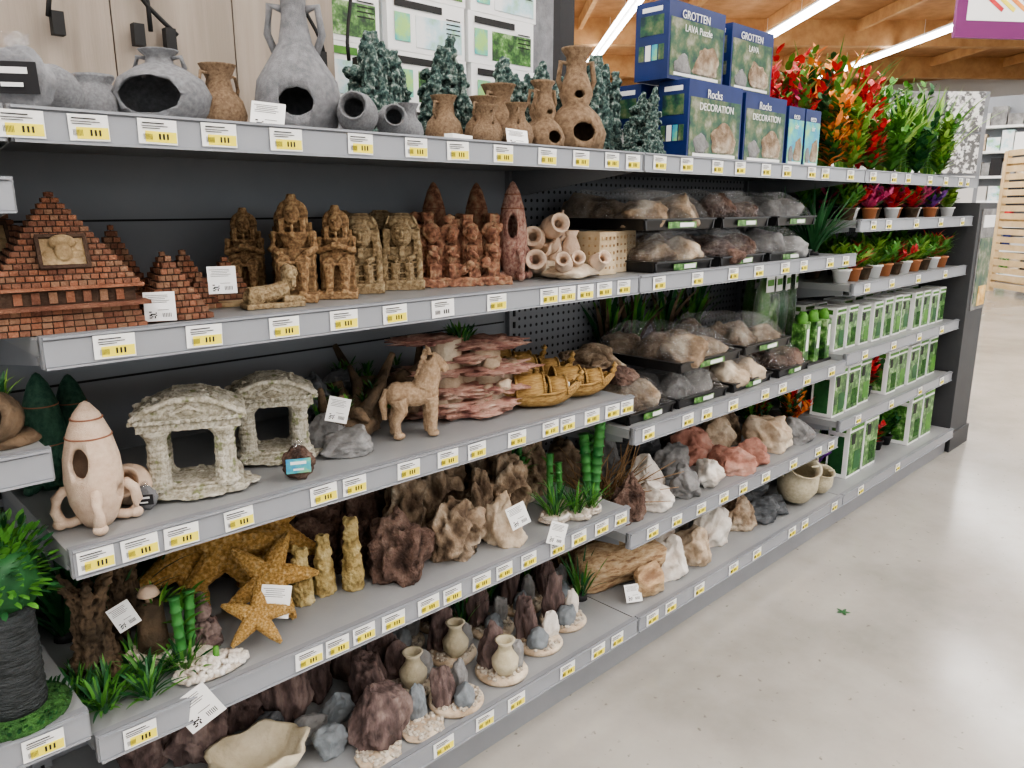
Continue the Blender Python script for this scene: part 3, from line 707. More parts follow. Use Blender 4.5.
# ================================================================ SECOND SHELF
z = Z2 + .001
def bigpyr():
    g = G()
    for k in range(4):
        a = .112 - .003 * k
        g.box((0, 0, .005 + k * .01), (2 * a - .006, 2 * a - .006, .01), mMort)
        for sd in range(4):
            for i in range(14):
                t = -a + 2 * a / 14 * (i + .5); q = a - .003; c = [(t, -q), (t, q), (-q, t), (q, t)][sd]
                g.box((c[0], c[1], .005 + k * .01), (.0138, .006, .008) if sd < 2 else (.006, .0138, .008), R.choice(mBrick))
    g.box((0, 0, .043), (.240, .240, .006), mBrick[1]); g.box((0, 0, .058), (.20, .20, .024), mMort)
    for i in range(7): g.box((-.075 + i * .025, -.101, .058), (.012, .006, .018), mBrick[i % 3])
    for i in range(7): g.box((-.101, -.075 + i * .025, .058), (.006, .012, .018), mBrick[i % 3])
    g.box((0, 0, .073), (.226, .226, .005), mBrick[0])
    pyramid(g, 0, 0, .215, .150, 16, .0135, .075)
    g.box((.0, -.076, .128), (.070, .012, .050), mEgypt2, (-.5, 0, 0))
    for s in (-1, 1): g.box((s * .035, -.080, .128), (.006, .014, .054), mMort, (-.5, 0, 0)); g.box((0, -.080 + s * .0125, .128 + s * .024), (.074, .014, .006), mMort, (-.5, 0, 0))
    g.blob((0, -.084, .128), (.014, .012, .018), mEgypt2, 1, .2, 3, 3); g.blob((-.018, -.080, .122), (.016, .009, .01), mEgypt2); g.blob((.018, -.080, .122), (.016, .009, .01), mEgypt2); g.blob((0, -.082, .145), (.02, .01, .012), mEgypt2)
    return g.mesh('pyr')
bpm = bigpyr()
inst('large_brick_pyramid', bpm, (.325, 1.315, z), -.12, (.86, .86, .88)); inst('large_brick_pyramid', bpm, (.265, 1.53, z), 0, (.86, .86, .98))
g = G(); pyramid(g, -.035, .05, .12, .145, 14, .012); pyramid(g, .03, -.02, .10, .10, 11, .011); pyramid(g, -.04, -.035, .06, .06, 7, .011); put('twin_brick_pyramid', g, (.485, 1.43, z), -.12)
g = G(); pyramid(g, -.05, .03, .1, .10, 10, .012); pyramid(g, .02, .02, .09, .085, 9, .012); pyramid(g, -.045, -.03, .06, .055, 6, .011); g.box((0, 0, .004), (.2, .12, .008), mEgypt2)
put('small_pyramid_group', g, (.605, 1.40, z), -.1); 
g = G(); pyramid(g, 0, 0, .10, .10, 10, .011); put('small_brick_pyramid', g, (.475, 1.285, z), -.1)
inst('sphinx_figure', sphinx(), (.655, 1.29, z), -.15, .105)
st = statue(); st2 = statue(1); hc = headcol()
inst('seated_pharaoh_statue', st2, (.695, 1.47, z), -.55, .17); inst('seated_pharaoh_statue', st, (.735, 1.35, z), -.6, .195); inst('seated_pharaoh_statue', st2, (.825, 1.345, z), -.6, .175)
inst('seated_pharaoh_statue', st, (.80, 1.49, z), -.5, .18)
inst('carved_pharaoh_head', hc, (.91, 1.39, z), -.6, (.18, .18, .165)); inst('carved_pharaoh_head', hc, (1.015, 1.39, z), -.6, (.18, .18, .165)); inst('carved_pharaoh_head', hc, (.95, 1.53, z), -.5, .17); inst('carved_pharaoh_head', hc, (1.06, 1.53, z), -.5, .17)
g = G()
for i in range(9): g.box((-.4 + i * .1, .08 + .04 * math.sin(i * 2), .3 + .12 * math.sin(i * 1.7) / 2), (.11, .26, .6 + .12 * math.sin(i * 1.7)), mRedT)
for x in (-.3, -.1, .12, .33):
    g.tube([(x, -.1, .05), (x, -.1, .4)], [.07, .06], mRedT); g.blob((x, -.12, .5), (.06, .07, .08), mRedT); g.blob((x, -.08, .54), (.09, .05, .08), mRedT); g.box((x, -.13, .12), (.12, .14, .2), mRedT)
    g.tube([(x - .06, -.17, .35), (x + .04, -.2, .28)], .025, mRedT, 6); g.blob((x, -.2, .49), (.015, .02, .02), mRedT)
g.box((0, 0, .04), (1.0, .55, .08), mRedT)
for i in range(20): g.blob((R.uniform(-.45, .45), R.uniform(-.22, .2), R.uniform(.08, .7)), (.06, .06, .05), mRedT, i, .5, 3, 2)
inst('red_temple_relief', fuse(g, mRedT, .0105, .016, 16, 0, 'tr'), (1.165, 1.38, z), -.35, .225)
rk = rocket(mCream, mCreamLine); rk2 = rocket(mRedT, mCreamLine, False); rk3 = rocket(mPink, mCreamLine)
inst('tall_rocket_ornament', rk2, (1.235, 1.55, z), 0, (.17, .17, .235)); inst('tall_rocket_ornament', rk2, (1.36, 1.53, z), 0, (.17, .17, .235))
inst('tall_rocket_ornament', rk3, (1.325, 1.36, z), -.8, (.17, .17, .235))
g = G()
for i, (x, y, zz, rx, rz_) in enumerate([(0, 0, .035, 1.4, -.8), (.06, .02, .035, 1.4, .6), (.02, .02, .09, 1.4, -.9), (.045, 0, .115, 1.3, -.4), (.075, .02, .07, 1.2, -.9)]):
    s = .07; T = [(0, 0), (.2 * s, 0), (.42 * s, .3 * s), (.42 * s, .7 * s), (.25 * s, .95 * s), (.36 * s, 1.15 * s), (.32 * s, 1.15 * s), (.15 * s, .95 * s), (.3 * s, .6 * s), (0, .2 * s)]
    g.lathe(T, mCream, (x, y, zz), 20, (rx, 0, rz_)); g.tube([(x, y - .02, zz), (x, y - .05, zz + .03), (x + .01, y - .04, zz + .05)], .005, mCream, 6)
g.blob((.03, .02, .02), (.06, .05, .025), mBeige, 1, .3, 3, 3); g.blob((.04, .03, .07), (.05, .03, .055), mBeige, 1, .3, 3, 3); put('amphora_stack_ornament', g, (1.425, 1.38, z))
g = G()
for x, y in ((0, 0), (.055, .02), (.1, -.01)):
    s = .05; g.lathe([(0, 0), (.2 * s, 0), (.45 * s, .3 * s), (.42 * s, .7 * s), (.22 * s, 1.0 * s), (.36 * s, 1.3 * s), (.3 * s, 1.3 * s), (.14 * s, 1.0 * s), (.3 * s, .6 * s), (0, .2 * s)], mCream, (x, y, .03), 18, (1.2, 0, -.9 + x * 5))
g.blob((.04, .01, .015), (.08, .05, .02), mBeige, 3, .3, 3, 3); g.lathe([(0, 0), (.02, 0), (.026, .04), (.014, .07), (.022, .085), (.015, .085), (0, .05)], mCream, (.09, .06, .03), 18); put('small_amphora_ornament', g, (1.43, 1.285, z))
mGlyph = M('glyph_sandstone', [(.50, .39, .25), (.62, .51, .35)], 14, .8, .3)
g = G()
for i, x in enumerate((0, .085, .165)):
    g.box((x, .03 * i, .055), (.07, .09, .11), mGlyph, top=.96)
    for a in range(4):
        for b in range(5):
            g.box((x - .024 + a * .016, .03 * i - .0455, .018 + b * .019), (.006, .0015, R.uniform(.004, .010)), mEgypt)
            g.box((x - .0350, .03 * i - .03 + a * .02, .018 + b * .019), (.0015, .006, R.uniform(.004, .010)), mEgypt)
put('hieroglyph_block_set', g, (1.60, 1.33, z), bevel=.002)
card((.435, 1.225, z + .004), .045, .045, -.35, -.2); card((.55, 1.255, z + .035), .045, .045, -.3, -.1)
T = [(1.72, 1.99, 1.215, 1.55, z), (2.03, 2.30, 1.215, 1.55, z), (2.34, 2.62, 1.215, 1.55, z), (1.68, 2.01, 1.225, 1.58, z + .113), (2.05, 2.33, 1.225, 1.58, z + .113), (2.38, 2.66, 1.225, 1.58, z + .113)]
for i, t in enumerate(T): tray('wrapped_rock_tray', *t, .108, [mCave, mPumice, mGreyR][i % 3], i + 1)
for i, (x, y) in enumerate(((2.72, 1.42), (2.78, 1.28), (2.86, 1.45))): put('artificial_grass_plant', grassy(.25, 60, .012, [mLeafs[1]], .6, 1.3, seed=40 + i), (x, y, z))

# ================================================================ THIRD SHELF
z = Z3 + .001
gr = rocket(mGreenCone, mCreamLine, False)
inst('green_rocket_ornament', gr, (.315, 1.50, z), 0, (.17, .17, .21)); inst('green_rocket_ornament', gr, (.375, 1.55, z), 0, (.16, .16, .19))
inst('rocket_ornament', rk, (.325, 1.27, z), -.75, (.20, .20, .20))
g = G(); g.lathe([(0, 0), (.02, 0), (.032, .02), (.03, .04), (.02, .05), (.024, .056), (.02, .056), (.014, .048), (.02, .02), (0, .01)], mCream, (0, 0, .02), 20, (1.1, 0, -.6)); g.blob((.0, .01, .012), (.035, .025, .013), mPink, 2, .2, 3, 3)
put('shell_pot_ornament', g, (.405, 1.34, z), 0, 1.1)
tm = temple()
inst('ruined_temple', tm, (.50, 1.32, z), -.42, (.178, .165, .184)); inst('ruined_temple', tm, (.685, 1.385, z), -.42, (.164, .155, .172))
rock('flat_grey_stone', (.80, 1.30, z), (.13, .1, .05), mGreyR, 21, .2, fine=.09); rock('flat_grey_stone', (.80, 1.37, z), (.12, .08, .075), mGreyR, 22, .2, fine=.09)
rock('mossy_dark_stone', (.84, 1.47, z), (.15, .11, .14), mSlate, 25, .2, fine=.1, amp=.3); rock('mossy_dark_stone', (.93, 1.55, z), (.16, .1, .12), mSlate, 26, .2, fine=.1, amp=.3)
def drift(seed):
    g = G(); r = random.Random(seed)
    for i in range(9):
        a = i * .7; g.tube([(0, 0, .03), (.04 * math.cos(a), .04 * math.sin(a), .06), (.09 * math.cos(a + .4), .06 * math.sin(a + .4), .08 + .03 * math.sin(i + seed)), (.12 * math.cos(a + .7), .07 * math.sin(a + .7), .10 + .05 * math.sin(i * 2 + seed))], [.028, .02, .014, .006], mBark)
    g.blob((0, 0, .03), (.1, .06, .035), mBark, 1, .3, 3, 3)
    for i in range(22): g.merge(grassy(.03, 10, .005, [mLeafs[1], mLeafs[0]], .9, .8, False, .008, i), Matrix.Translation((r.uniform(-.1, .1), r.uniform(-.06, .06), r.uniform(.04, .10))))
    return g.mesh('drift')
dm = drift(1); dm2 = drift(4)
inst('driftwood_ornament', dm, (.88, 1.40, z), .6, .95); inst('driftwood_ornament', dm2, (1.03, 1.50, z), 2, 1.1)
inst('clay_horse_figure', horse(), (.975, 1.30, z), -.40, .165)
g = G()
for i, (x, y, zz, rx, ry, rz_) in enumerate([(0, 0, .02, .15, .09, .022), (-.03, .0, .06, .10, .07, .016), (.07, 0, .06, .09, .07, .014), (-.08, .01, .105, .09, .06, .013), (.06, 0, .105, .11, .075, .013), (0, .01, .135, .08, .06, .012), (.05, .01, .165, .10, .07, .013), (-.09, .02, .180, .085, .05, .011)]):
    g.blob((x, y, zz), (rx, ry, rz_), mPink, i, .5, 4, 4)
for x, y, h0, h1 in ((-.05, 0, .03, .18), (.05, 0, .03, .16), (0, .02, .03, .13), (.1, .01, .02, .11)): g.tube([(x, y, h0), (x + .01, y, (h0 + h1) / 2), (x, y, h1)], [.05, .03, .04], mBeige, 10)
for i in range(10): g.blob((R.uniform(-.12, .12), R.uniform(-.06, .02), R.uniform(.03, .15)), (.02, .02, .015), mBeige, i, .5, 3, 2)
put('layered_reef_rock', g, (1.185, 1.38, z), -.35)
put('artificial_moss_sprig', grassy(.05, 40, .006, [mLeafs[0], mLeafs[1]], .9, .8, False, .03, 5), (1.19, 1.40, z + .170))
bt = boat()
for i, (x, y, a, s) in enumerate([(1.345, 1.29, -.55, .17), (1.49, 1.295, -.55, .165), (1.47, 1.44, -.5, .185), (1.33, 1.52, -.5, .18), (1.50, 1.57, -.5, .18)]): inst('wooden_boat_ornament', bt, (x, y, z), a, s)
card((.775, 1.30, z + .07), .045, .05, -.3, -.1, .3); card((1.40, 1.25, z + .03), .035, .03, -.3, -.4, .1)
g = G(); g.box((0, 0, .045), (.05, .012, .085), mPicG); g.box((0, -.007, .07), (.045, .002, .02), mDark); g.box((0, -.008, .03), (.04, .002, .02), mYel); put('blister_packed_ornament', g, (.375, 1.44, z), -.5)
bagged((.655, 1.235, z), -.5, .62, mPicB, mPumice); bagged((.40, 1.28, z), -.5, .4)

# ================================================================ FOURTH SHELF
z = Z4 + .001
sf = starfish(1); sf2 = starfish(4)
inst('starfish_ornament', sf, (.60, 1.45, z + .12), rot=(1.15, .15, -.5), sc=.18)
inst('starfish_ornament', sf2, (.69, 1.47, z + .13), rot=(1.2, -.3, -.5), sc=.18)
inst('starfish_ornament', sf, (.53, 1.50, z + .10), rot=(1.0, .5, -.4), sc=.17)
inst('starfish_ornament', sf2, (.635, 1.345, z + .078), rot=(.95, .35, -.5), sc=.13)
inst('starfish_ornament', sf, (.565, 1.262, z + .055), rot=(.8, .1, -.5), sc=.092)
for i, (x, y, h) in enumerate([(.70, 1.34, .12), (.755, 1.345, .13), (.81, 1.32, .16)]):
    g = G(); g.lathe([(.022, 0), (.024, .03), (.018, h * .5), (.015, h * .8), (.009, h)], mCoral, (0, 0, 0), 14)
    for k in range(60): a = R.uniform(0, 6.28); q = R.random(); g.blob((math.cos(a) * .019 * (1.1 - q * .5), math.sin(a) * .019 * (1.1 - q * .5), q * h), (.006, .006, .009), mCoral, k, .3, 3, 1)
    inst('coral_column', fuse(g, mCoral, .0022, .002, 150, 0, 'cc'), (x, y, z), i)
def lava(loc, size, seed, mat=mPumice, cuts=None): rock('brown_lava_rock' if mat is mPumice else 'cave_rock', loc, size, mat, seed, 0, cuts, facets=6, amp=.35, freq=2.6, fine=.11)
lava((.93, 1.30, z), (.17, .15, .165), 31)
lava((.80, 1.50, z), (.22, .14, .19), 32); lava((.95, 1.52, z), (.18, .14, .22), 33); lava((.87, 1.42, z), (.12, .1, .13), 47); lava((1.10, 1.57, z), (.18, .12, .22), 48, mCave); lava((.68, 1.58, z), (.16, .1, .13), 49)
lava((1.15, 1.46, z), (.20, .16, .21), 34, mCave, [((0, -.09, .06), (.045, .09, .05))])
lava((1.085, 1.295, z), (.165, .14, .14), 35, mCave, [((0.01, -.075, .05), (.037, .06, .037))])
lava((1.36, 1.50, z), (.17, .14, .22), 36, mCave, [((0, -.08, .08), (.035, .08, .05))]); lava((1.31, 1.57, z), (.18, .1, .22), 50, mCave)
lava((1.31, 1.37, z), (.14, .13, .18), 37, mCave, [((0, -.07, .06), (.03, .06, .04))]); lava((1.23, 1.53, z), (.12, .1, .19), 39)
rock('beige_rock', (1.205, 1.265, z), (.11, .11, .125), mBeige, 38, .3, amp=.3, fine=.08)
lava((1.03, 1.43, z), (.13, .12, .19), 44, mCave); lava((1.48, 1.56, z), (.16, .12, .21), 51, mGreyR); lava((1.22, 1.38, z), (.10, .09, .16), 53, mCave); lava((1.50, 1.45, z), (.14, .12, .16), 54, mCave)
def bamboo(n, h, seed, r=.009):
    g = G(); q = random.Random(seed)
    for i in range(n):
        x, y = q.uniform(-.025, .025), q.uniform(-.02, .02); H = h * q.uniform(.7, 1); pr = []
        k = max(3, int(H / .025))
        for j in range(k): pr += [(r * .9, H * j / k + .001), (r * .88, H * (j + .9) / k), (r * 1.12, H * (j + .97) / k)]
        g.lathe([(0, 0)] + pr + [(0, H)], mBamboo, (x, y, .008), 12, (q.uniform(-.08, .08), q.uniform(-.08, .08), 0))
        for b in range(6): g.blade((x, y, H * q.uniform(.4, .95)), q.uniform(0, 6.28), .05, .01, .8, .8, mLeafs[0])
    g.blob((0, 0, .008), (.045, .035, .012), mPeb, seed, .2, 3, 3); return g
put('bamboo_ornament', bamboo(2, .16, 1, .010), (1.45, 1.31, z)); put('bamboo_ornament', bamboo(3, .235, 2, .016), (1.56, 1.30, z)); put('bamboo_ornament', bamboo(3, .17, 9, .008), (1.42, 1.42, z))
g = bamboo(0, .1, 3)
for i in range(40): a = R.uniform(0, 6.28); g.blob((math.cos(a) * .035, math.sin(a) * .03, .016), (.008, .007, .006), mWhiteR, i, .2, 3, 1)
g.merge(grassy(.10, 44, .005, [mLeafs[1], mLeafs[0]], .7, 1, False, .02, 8), Matrix.Translation((0, 0, .01))); po = put('pebble_plant_ornament', g, (1.385, 1.265, z), 0); inst('pebble_plant_ornament', po.data, (1.50, 1.24, z), 1, .8); inst('pebble_plant_ornament', po.data, (1.44, 1.24, z), 2, .9)
put('artificial_grass_plant', grassy(.18, 40, .007, [mLeafs[0], mLeafs[1]], .6, 1, seed=77), (1.44, 1.50, z))
def stump(n, sc, seed):
    g = G()
    for i in range(n):
        a = i * 6.28 / n; g.tube([(.05 * math.cos(a), .04 * math.sin(a), 0), (.024 * math.cos(a), .022 * math.sin(a), .04), (.018 * math.cos(a), .016 * math.sin(a), .12), (.025 * math.cos(a + .3), .02 * math.sin(a + .3), .17), (.05 * math.cos(a + .3), .045 * math.sin(a + .3), .2)], [.014, .015, .013, .010, .004], mBark)
    return fuse(g, mBark, .003, .008, 60, 0, 'stump')
sm_ = stump(6, 1, 1)
inst('tree_stump_ornament', sm_, (.315, 1.36, z), 0, .95); inst('tree_stump_ornament', sm_, (.40, 1.46, z), 1, .9)
for i, (x, y) in enumerate(((.28, 1.25), (.345, 1.235), (.365, 1.28), (.25, 1.29), (.30, 1.29), (.42, 1.27), (.27, 1.34), (.36, 1.34))): put('artificial_fern', grassy(.06, 44, .006, [mLeafs[0], mLeafs[1]], 1.0, 1.2, False, .02, seed=60 + i), (x + .01, y, z))
g = G(); g.blob((0, 0, .012), (.05, .04, .014), mPeb, 1, .2, 3, 3); g.lathe([(.026, .01), (.022, .06), (.02, .1), (.012, .105)], mBark, seg=14)
for i in range(40): a = R.uniform(0, 6.28); g.blob((math.cos(a) * R.uniform(.025, .045), math.sin(a) * .035, .02), (.007, .006, .006), mWhiteR, i, .2, 3, 1)
g.lathe([(.006, .10), (.006, .115), (.018, .117), (.012, .128), (0, .132)], mCream, seg=14); g.merge(grassy(.04, 20, .005, None, .9, 1, False, .02, 3), Matrix.Translation((.01, 0, .09))); put('mushroom_stump_ornament', g, (.405, 1.34, z), 0, 1.1)
put('bamboo_ornament', bamboo(2, .13, 5, .010), (.45, 1.30, z))
g = G(); g.blob((0, 0, .03), (.028, .026, .034), mEgypt2, 2, .3, 3, 4); g.blob((0, -.01, .075), (.02, .02, .022), mEgypt2, 3, .2, 3, 3); g.blob((-.022, -.01, .03), (.012, .014, .02), mEgypt2); g.blob((.022, -.01, .03), (.012, .014, .02), mEgypt2); g.blob((0, 0, .10), (.010, .010, .012), mEgypt2); g.lathe([(0, 0), (.036, 0), (.034, .012), (0, .014)], mEgypt2)
g.tube([(-.02, 0, .055), (-.03, -.01, .035), (-.005, -.03, .03)], .008, mEgypt2); g.tube([(.02, 0, .055), (.03, -.01, .035), (.005, -.03, .03)], .008, mEgypt2); g.blob((-.012, -.026, .018), (.025, .014, .010), mEgypt2); g.blob((.012, -.026, .018), (.025, .014, .010), mEgypt2)
inst('buddha_figure', fuse(g, mDkWood, .002, .001, 90, 1, 'bud'), (.49, 1.33, z), -.5, .95)
g = G()
for i in range(160): a = R.uniform(0, 6.28); q = R.random() ** .5; g.blob((math.cos(a) * .065 * q, math.sin(a) * .036 * q, .006 + .016 * (1 - q)), (.006, .006, .006), mWhiteR, i, .3, 3, 1)
g.blob((0, 0, .004), (.065, .038, .006), mPeb); g.cyl((.01, 0, .01), .007, .005, .03, mLeafs[0], 8); put('white_gravel_ornament', g, (.465, 1.24, z))
for i, (x, y) in enumerate(((.40, 1.52), (.47, 1.55), (.31, 1.53), (.42, 1.58), (.34, 1.58))): put('artificial_grass_plant', grassy(.2, 44, .009, [mLeafs[1]], .6, 1, seed=70 + i), (x, y, z))
card((.59, 1.25, z + .045), .055, .06, -.5, -.45, .2); card((.425, 1.165, z - .045), .065, .065, -.4, -.1, -.55); card((1.20, 1.200, z + .06), .05, .055, -.3, -.2, -.3); card((1.275, 1.165, z - .0), .05, .055, -.3, -.15, .4); card((.36, 1.30, z + .1), .04, .045, -.5, -.2, -.5)

# ================================================================ BASE SHELF (bay 1)
z = Z5 + .001
g = G(); prof = [(.0, .0), (.55, .0), (.8, .3), (1.0, 1.0), (.9, 1.0), (.7, .4), (.45, .16), (0, .12)]
g.lathe([(r * .105, q * .06) for r, q in prof], mBowl, seg=48)
for v in g.v:
    a = math.atan2(v.y, v.x); k = 1 + .05 * math.cos(9 * a) * (v.length / .1); v.x *= k; v.y *= k * .75; v.z *= 1 + .12 * math.cos(5 * a)
put('cream_feeding_bowl', g, (.57, 1.32, z), -.3, .95)
for i, (x, y, s) in enumerate([(.69, 1.43, (.12, .1, .17)), (.78, 1.47, (.10, .09, .16)), (.60, 1.5, (.16, .1, .13)), (.50, 1.45, (.14, .1, .12)), (.72, 1.55, (.12, .1, .2)), (.88, 1.50, (.12, .09, .15)), (.42, 1.5, (.12, .1, .12))]): rock('dark_wood_rock', (x, y, z), s, mDkWood, 51 + i, i, fine=.08, amp=.3)
rock('purple_brown_rock', (.81, 1.245, z), (.16, .13, .13), mDkWood, 63, .2, facets=12, fine=.08); rock('purple_brown_rock', (.865, 1.36, z), (.10, .09, .12), mDkWood, 64, fine=.08); rock('purple_brown_rock', (.94, 1.43, z), (.08, .08, .13), mDkWood, 65, fine=.08)
rock('blue_grey_stone', (.705, 1.27, z), (.08, .06, .06), mBlueG, 55); rock('blue_grey_stone', (.765, 1.35, z), (.085, .06, .07), mBlueG, 58); rock('blue_grey_stone', (.90, 1.235, z), (.05, .055, .085), mBlueG, 56); rock('blue_grey_stone', (.70, 1.34, z), (.09, .06, .05), mGreyR, 59); rock('blue_grey_stone', (.64, 1.41, z), (.08, .06, .06), mSlate, 60)
g = G(); g.blob((0, 0, .004), (.05, .04, .006), mBeige, 1, .2)
for i in range(60): a = R.uniform(0, 6.28); q = R.random() ** .5; g.blob((math.cos(a) * .048 * q, math.sin(a) * .04 * q, .009), (.006, .006, .005), mPeb, i, .2, 3, 1)
put('pebble_base_ornament', g, (.885, 1.19, z)); put('pebble_base_ornament', g, (.77, 1.19, z))
def jugset(x, y, seed, rz=0, jugon=True, white=False, tall=.15):
    g = G(); r = random.Random(seed)
    g.lathe([(0, 0), (.062, 0), (.066, .007), (.06, .013), (0, .015)], mBeige, seg=30)
    for i in range(70): a = r.uniform(0, 6.28); q = .057 * r.random() ** .4; g.blob((math.cos(a) * q, math.sin(a) * q, .015), (.006, .006, .005), mPeb, i, .2, 3, 1)
    if jugon:
        s = .092; g.lathe([(0, .012), (.18 * s, .012), (.34 * s, .012 + .25 * s), (.36 * s, .012 + .45 * s), (.2 * s, .012 + .7 * s), (.17 * s, .012 + .85 * s), (.27 * s, .012 + s), (.2 * s, .012 + s), (.12 * s, .012 + .8 * s), (0, .012 + .6 * s)], mJug, (-.005, -.025, 0), 24)
    rk = rockmesh((.075, .06, tall * r.uniform(.7, 1)), mDkWood, seed, n=4, amp=.3, fine=.09); g.add(rk.v, rk.f, mDkWood, Matrix.Translation((-.01, .03, .01)))
    rk = rockmesh((.05, .04, .075), mBlueG, seed + 1, n=4, facets=3, fine=.01); g.add(rk.v, rk.f, mWhiteR if white else mGreyR, Matrix.Translation((.035, -.01, .01)))
    if not jugon: rk = rockmesh((.06, .05, .05), mBlueG, seed + 4, n=4, facets=3, fine=.01); g.add(rk.v, rk.f, mBlueG, Matrix.Translation((-.02, -.02, .01)))
    put('jug_rock_ornament', g, (x, y, z), rz)
jugset(.96, 1.34, 61); jugset(1.115, 1.37, 62); jugset(1.155, 1.225, 63, -.2); jugset(1.31, 1.25, 64, 0, False, True); jugset(1.44, 1.28, 65, .3, False, True); jugset(1.0, 1.215, 69, .9, False, tall=.1)
jugset(1.27, 1.39, 66, .3, False); jugset(1.41, 1.42, 67, .3, False); jugset(1.05, 1.50, 68, .3, False); jugset(1.19, 1.51, 70, .3, False); jugset(1.53, 1.39, 71, .6, False)
for i, (x, y) in enumerate(((1.30, 1.56), (1.42, 1.57), (1.56, 1.54), (1.0, 1.60), (1.12, 1.6), (1.2, 1.61))): rock('grey_stone' if i % 2 else 'dark_wood_rock', (x, y, z), (.10, .07, .17), mGreyR if i % 2 else mDkWood, 80 + i, fine=.04 if i % 2 else .08)
for i, (x, y) in enumerate(((1.36, 1.50), (1.50, 1.48), (1.57, 1.33), (1.22, 1.45), (.94, 1.56))): put('artificial_grass_plant', grassy(.15, 34, .006, [mLeafs[1], mLeafs[0]], .6, 1, seed=90 + i), (x, y, z))

# ================================================================ BAY 2
def petr(name, x, y, s, rz, seed):
    g = G(); pr = [(0, -.5), (.2, -.5), (.25, -.35), (.24, -.2), (.23, 0), (.25, .15), (.26, .3), (.24, .5), (0, .49)]
    g.lathe(pr, mPetr, (0, 0, .22), 40, (0, PI / 2, 0))
    off = Vector((seed, seed * 2, 0))
    for v in g.v:
        k = noise.noise(Vector((v.x * 1.5, v.y * 7, v.z * 7)) + off); v.y *= 1 + .35 * k; v.z = .22 + (v.z - .22) * (1 + .35 * k); v.z = max(v.z, 0.0); v.x += .1 * noise.noise(Vector((0, v.y * 6, v.z * 6)))
    put(name, g, (x, y, z), rz, s)
petr('petrified_wood_log', 1.725, 1.33, .27, -.35, 1); petr('petrified_wood_log', 1.78, 1.50, .28, .2, 4)
rock('petrified_wood_chunk', (1.74, 1.215, z), (.12, .09, .09), mPetr, 101); rock('petrified_wood_chunk', (1.68, 1.45, z), (.13, .12, .2), mPetr, 102)
for i, (x, y, s, m) in enumerate([(1.88, 1.24, (.15, .12, .13), mWhiteR), (2.03, 1.25, (.16, .12, .12), mBeige), (1.99, 1.40, (.19, .15, .17), mWhiteR), (2.19, 1.28, (.19, .13, .14), mWhiteR), (2.19, 1.45, (.19, .16, .17), mWhiteR), (2.35, 1.29, (.17, .14, .13), mCave),
        (2.34, 1.5, (.18, .16, .17), mBlueG), (1.86, 1.40, (.14, .14, .16), mBeige), (1.95, 1.55, (.2, .13, .2), mBeige), (2.15, 1.59, (.2, .1, .2), mWhiteR), (2.60, 1.27, (.14, .12, .06), mSlate), (2.46, 1.40, (.24, .17, .08), mSlate), (2.58, 1.38, (.2, .17, .11), mSlate), (2.52, 1.54, (.18, .12, .16), mSlate), (2.70, 1.42, (.16, .13, .12), mSlate), (2.48, 1.25, (.13, .11, .09), mSlate)]):
    rock('decor_stone' if m is not mSlate else 'slate_stone', (x, y, z), s, m, 110 + i, i, amp=.28, fine=.07)
pot = vessel([(.25, 0), (.40, .15), (.48, .45), (.42, .75), (.33, .85), (.40, .97), (.42, 1)], mJug, None, 2, (.6, .95), .34)
inst('clay_pot', pot, (2.74, 1.26, z + .02), 0, .16, (.45, 0, -.6)); inst('clay_pot', pot, (2.90, 1.35, z + .02), 0, .15, (.5, 0, -.5)); inst('clay_pot', pot, (2.74, 1.54, z), 0, .17); inst('clay_pot', pot, (2.90, 1.235, z + .01), 0, .10, (.4, 0, -.5))
put('artificial_purple_plant', bushy(.20, 20, .045, .02, [mPurL, mPurL, mLeafs[0]], .7, 33, 9), (3.03, 1.33, z + .001)); put('artificial_purple_plant', bushy(.22, 16, .045, .02, [mPurL, mPurL, mLeafs[1]], .7, 34, 9), (2.92, 1.50, z + .001))
card((1.66, 1.20, z + .005), .05, .05, -.5, -.5)
z = .366
g = G()
for i in range(70):
    a = R.uniform(0, 6.28); L = R.uniform(.1, .25); el = R.uniform(.1, 1.3); x0, y0 = R.uniform(-.06, .06), R.uniform(-.05, .05)
    p1 = Vector((x0, y0, .01)); d = Vector((math.cos(a) * math.cos(el), math.sin(a) * math.cos(el), math.sin(el))); p2 = p1 + d * L * .5; p3 = p1 + d * L + Vector((R.uniform(-.03, .03), R.uniform(-.03, .03), .0))
    g.tube([p1, p2, p3], [.0025, .002, .001], mTwig, 5)
put('dry_twig_bundle', g, (1.76, 1.39, z)); rock('brown_lava_rock', (1.69, 1.26, z), (.12, .1, .14), mPumice, 121, fine=.1, amp=.3)
for i, (x, y, s, m) in enumerate([(1.83, 1.25, (.13, .1, .08), mWhiteR), (1.97, 1.26, (.13, .11, .09), mGreyR), (1.91, 1.37, (.14, .12, .12), mWhiteR), (2.08, 1.39, (.15, .13, .12), mGreyR), (2.11, 1.25, (.14, .1, .08), mWhiteR), (2.27, 1.27, (.18, .13, .09), mRedR), (2.25, 1.41, (.18, .13, .13), mRedR),
        (2.42, 1.27, (.14, .12, .08), mRedR), (1.90, 1.54, (.18, .15, .18), mGreyR), (2.12, 1.55, (.22, .14, .19), mSlate), (2.33, 1.55, (.19, .13, .19), mGreyR), (2.42, 1.42, (.16, .14, .14), mBeige), (2.59, 1.30, (.19, .15, .13), mBeige), (2.56, 1.48, (.2, .16, .17), mCave), (2.75, 1.28, (.13, .12, .10), mGreyR), (1.72, 1.55, (.14, .12, .18), mCave)]):
    rock('decor_stone', (x, y, z), s, m, 130 + i, i, amp=.28, fine=.06)
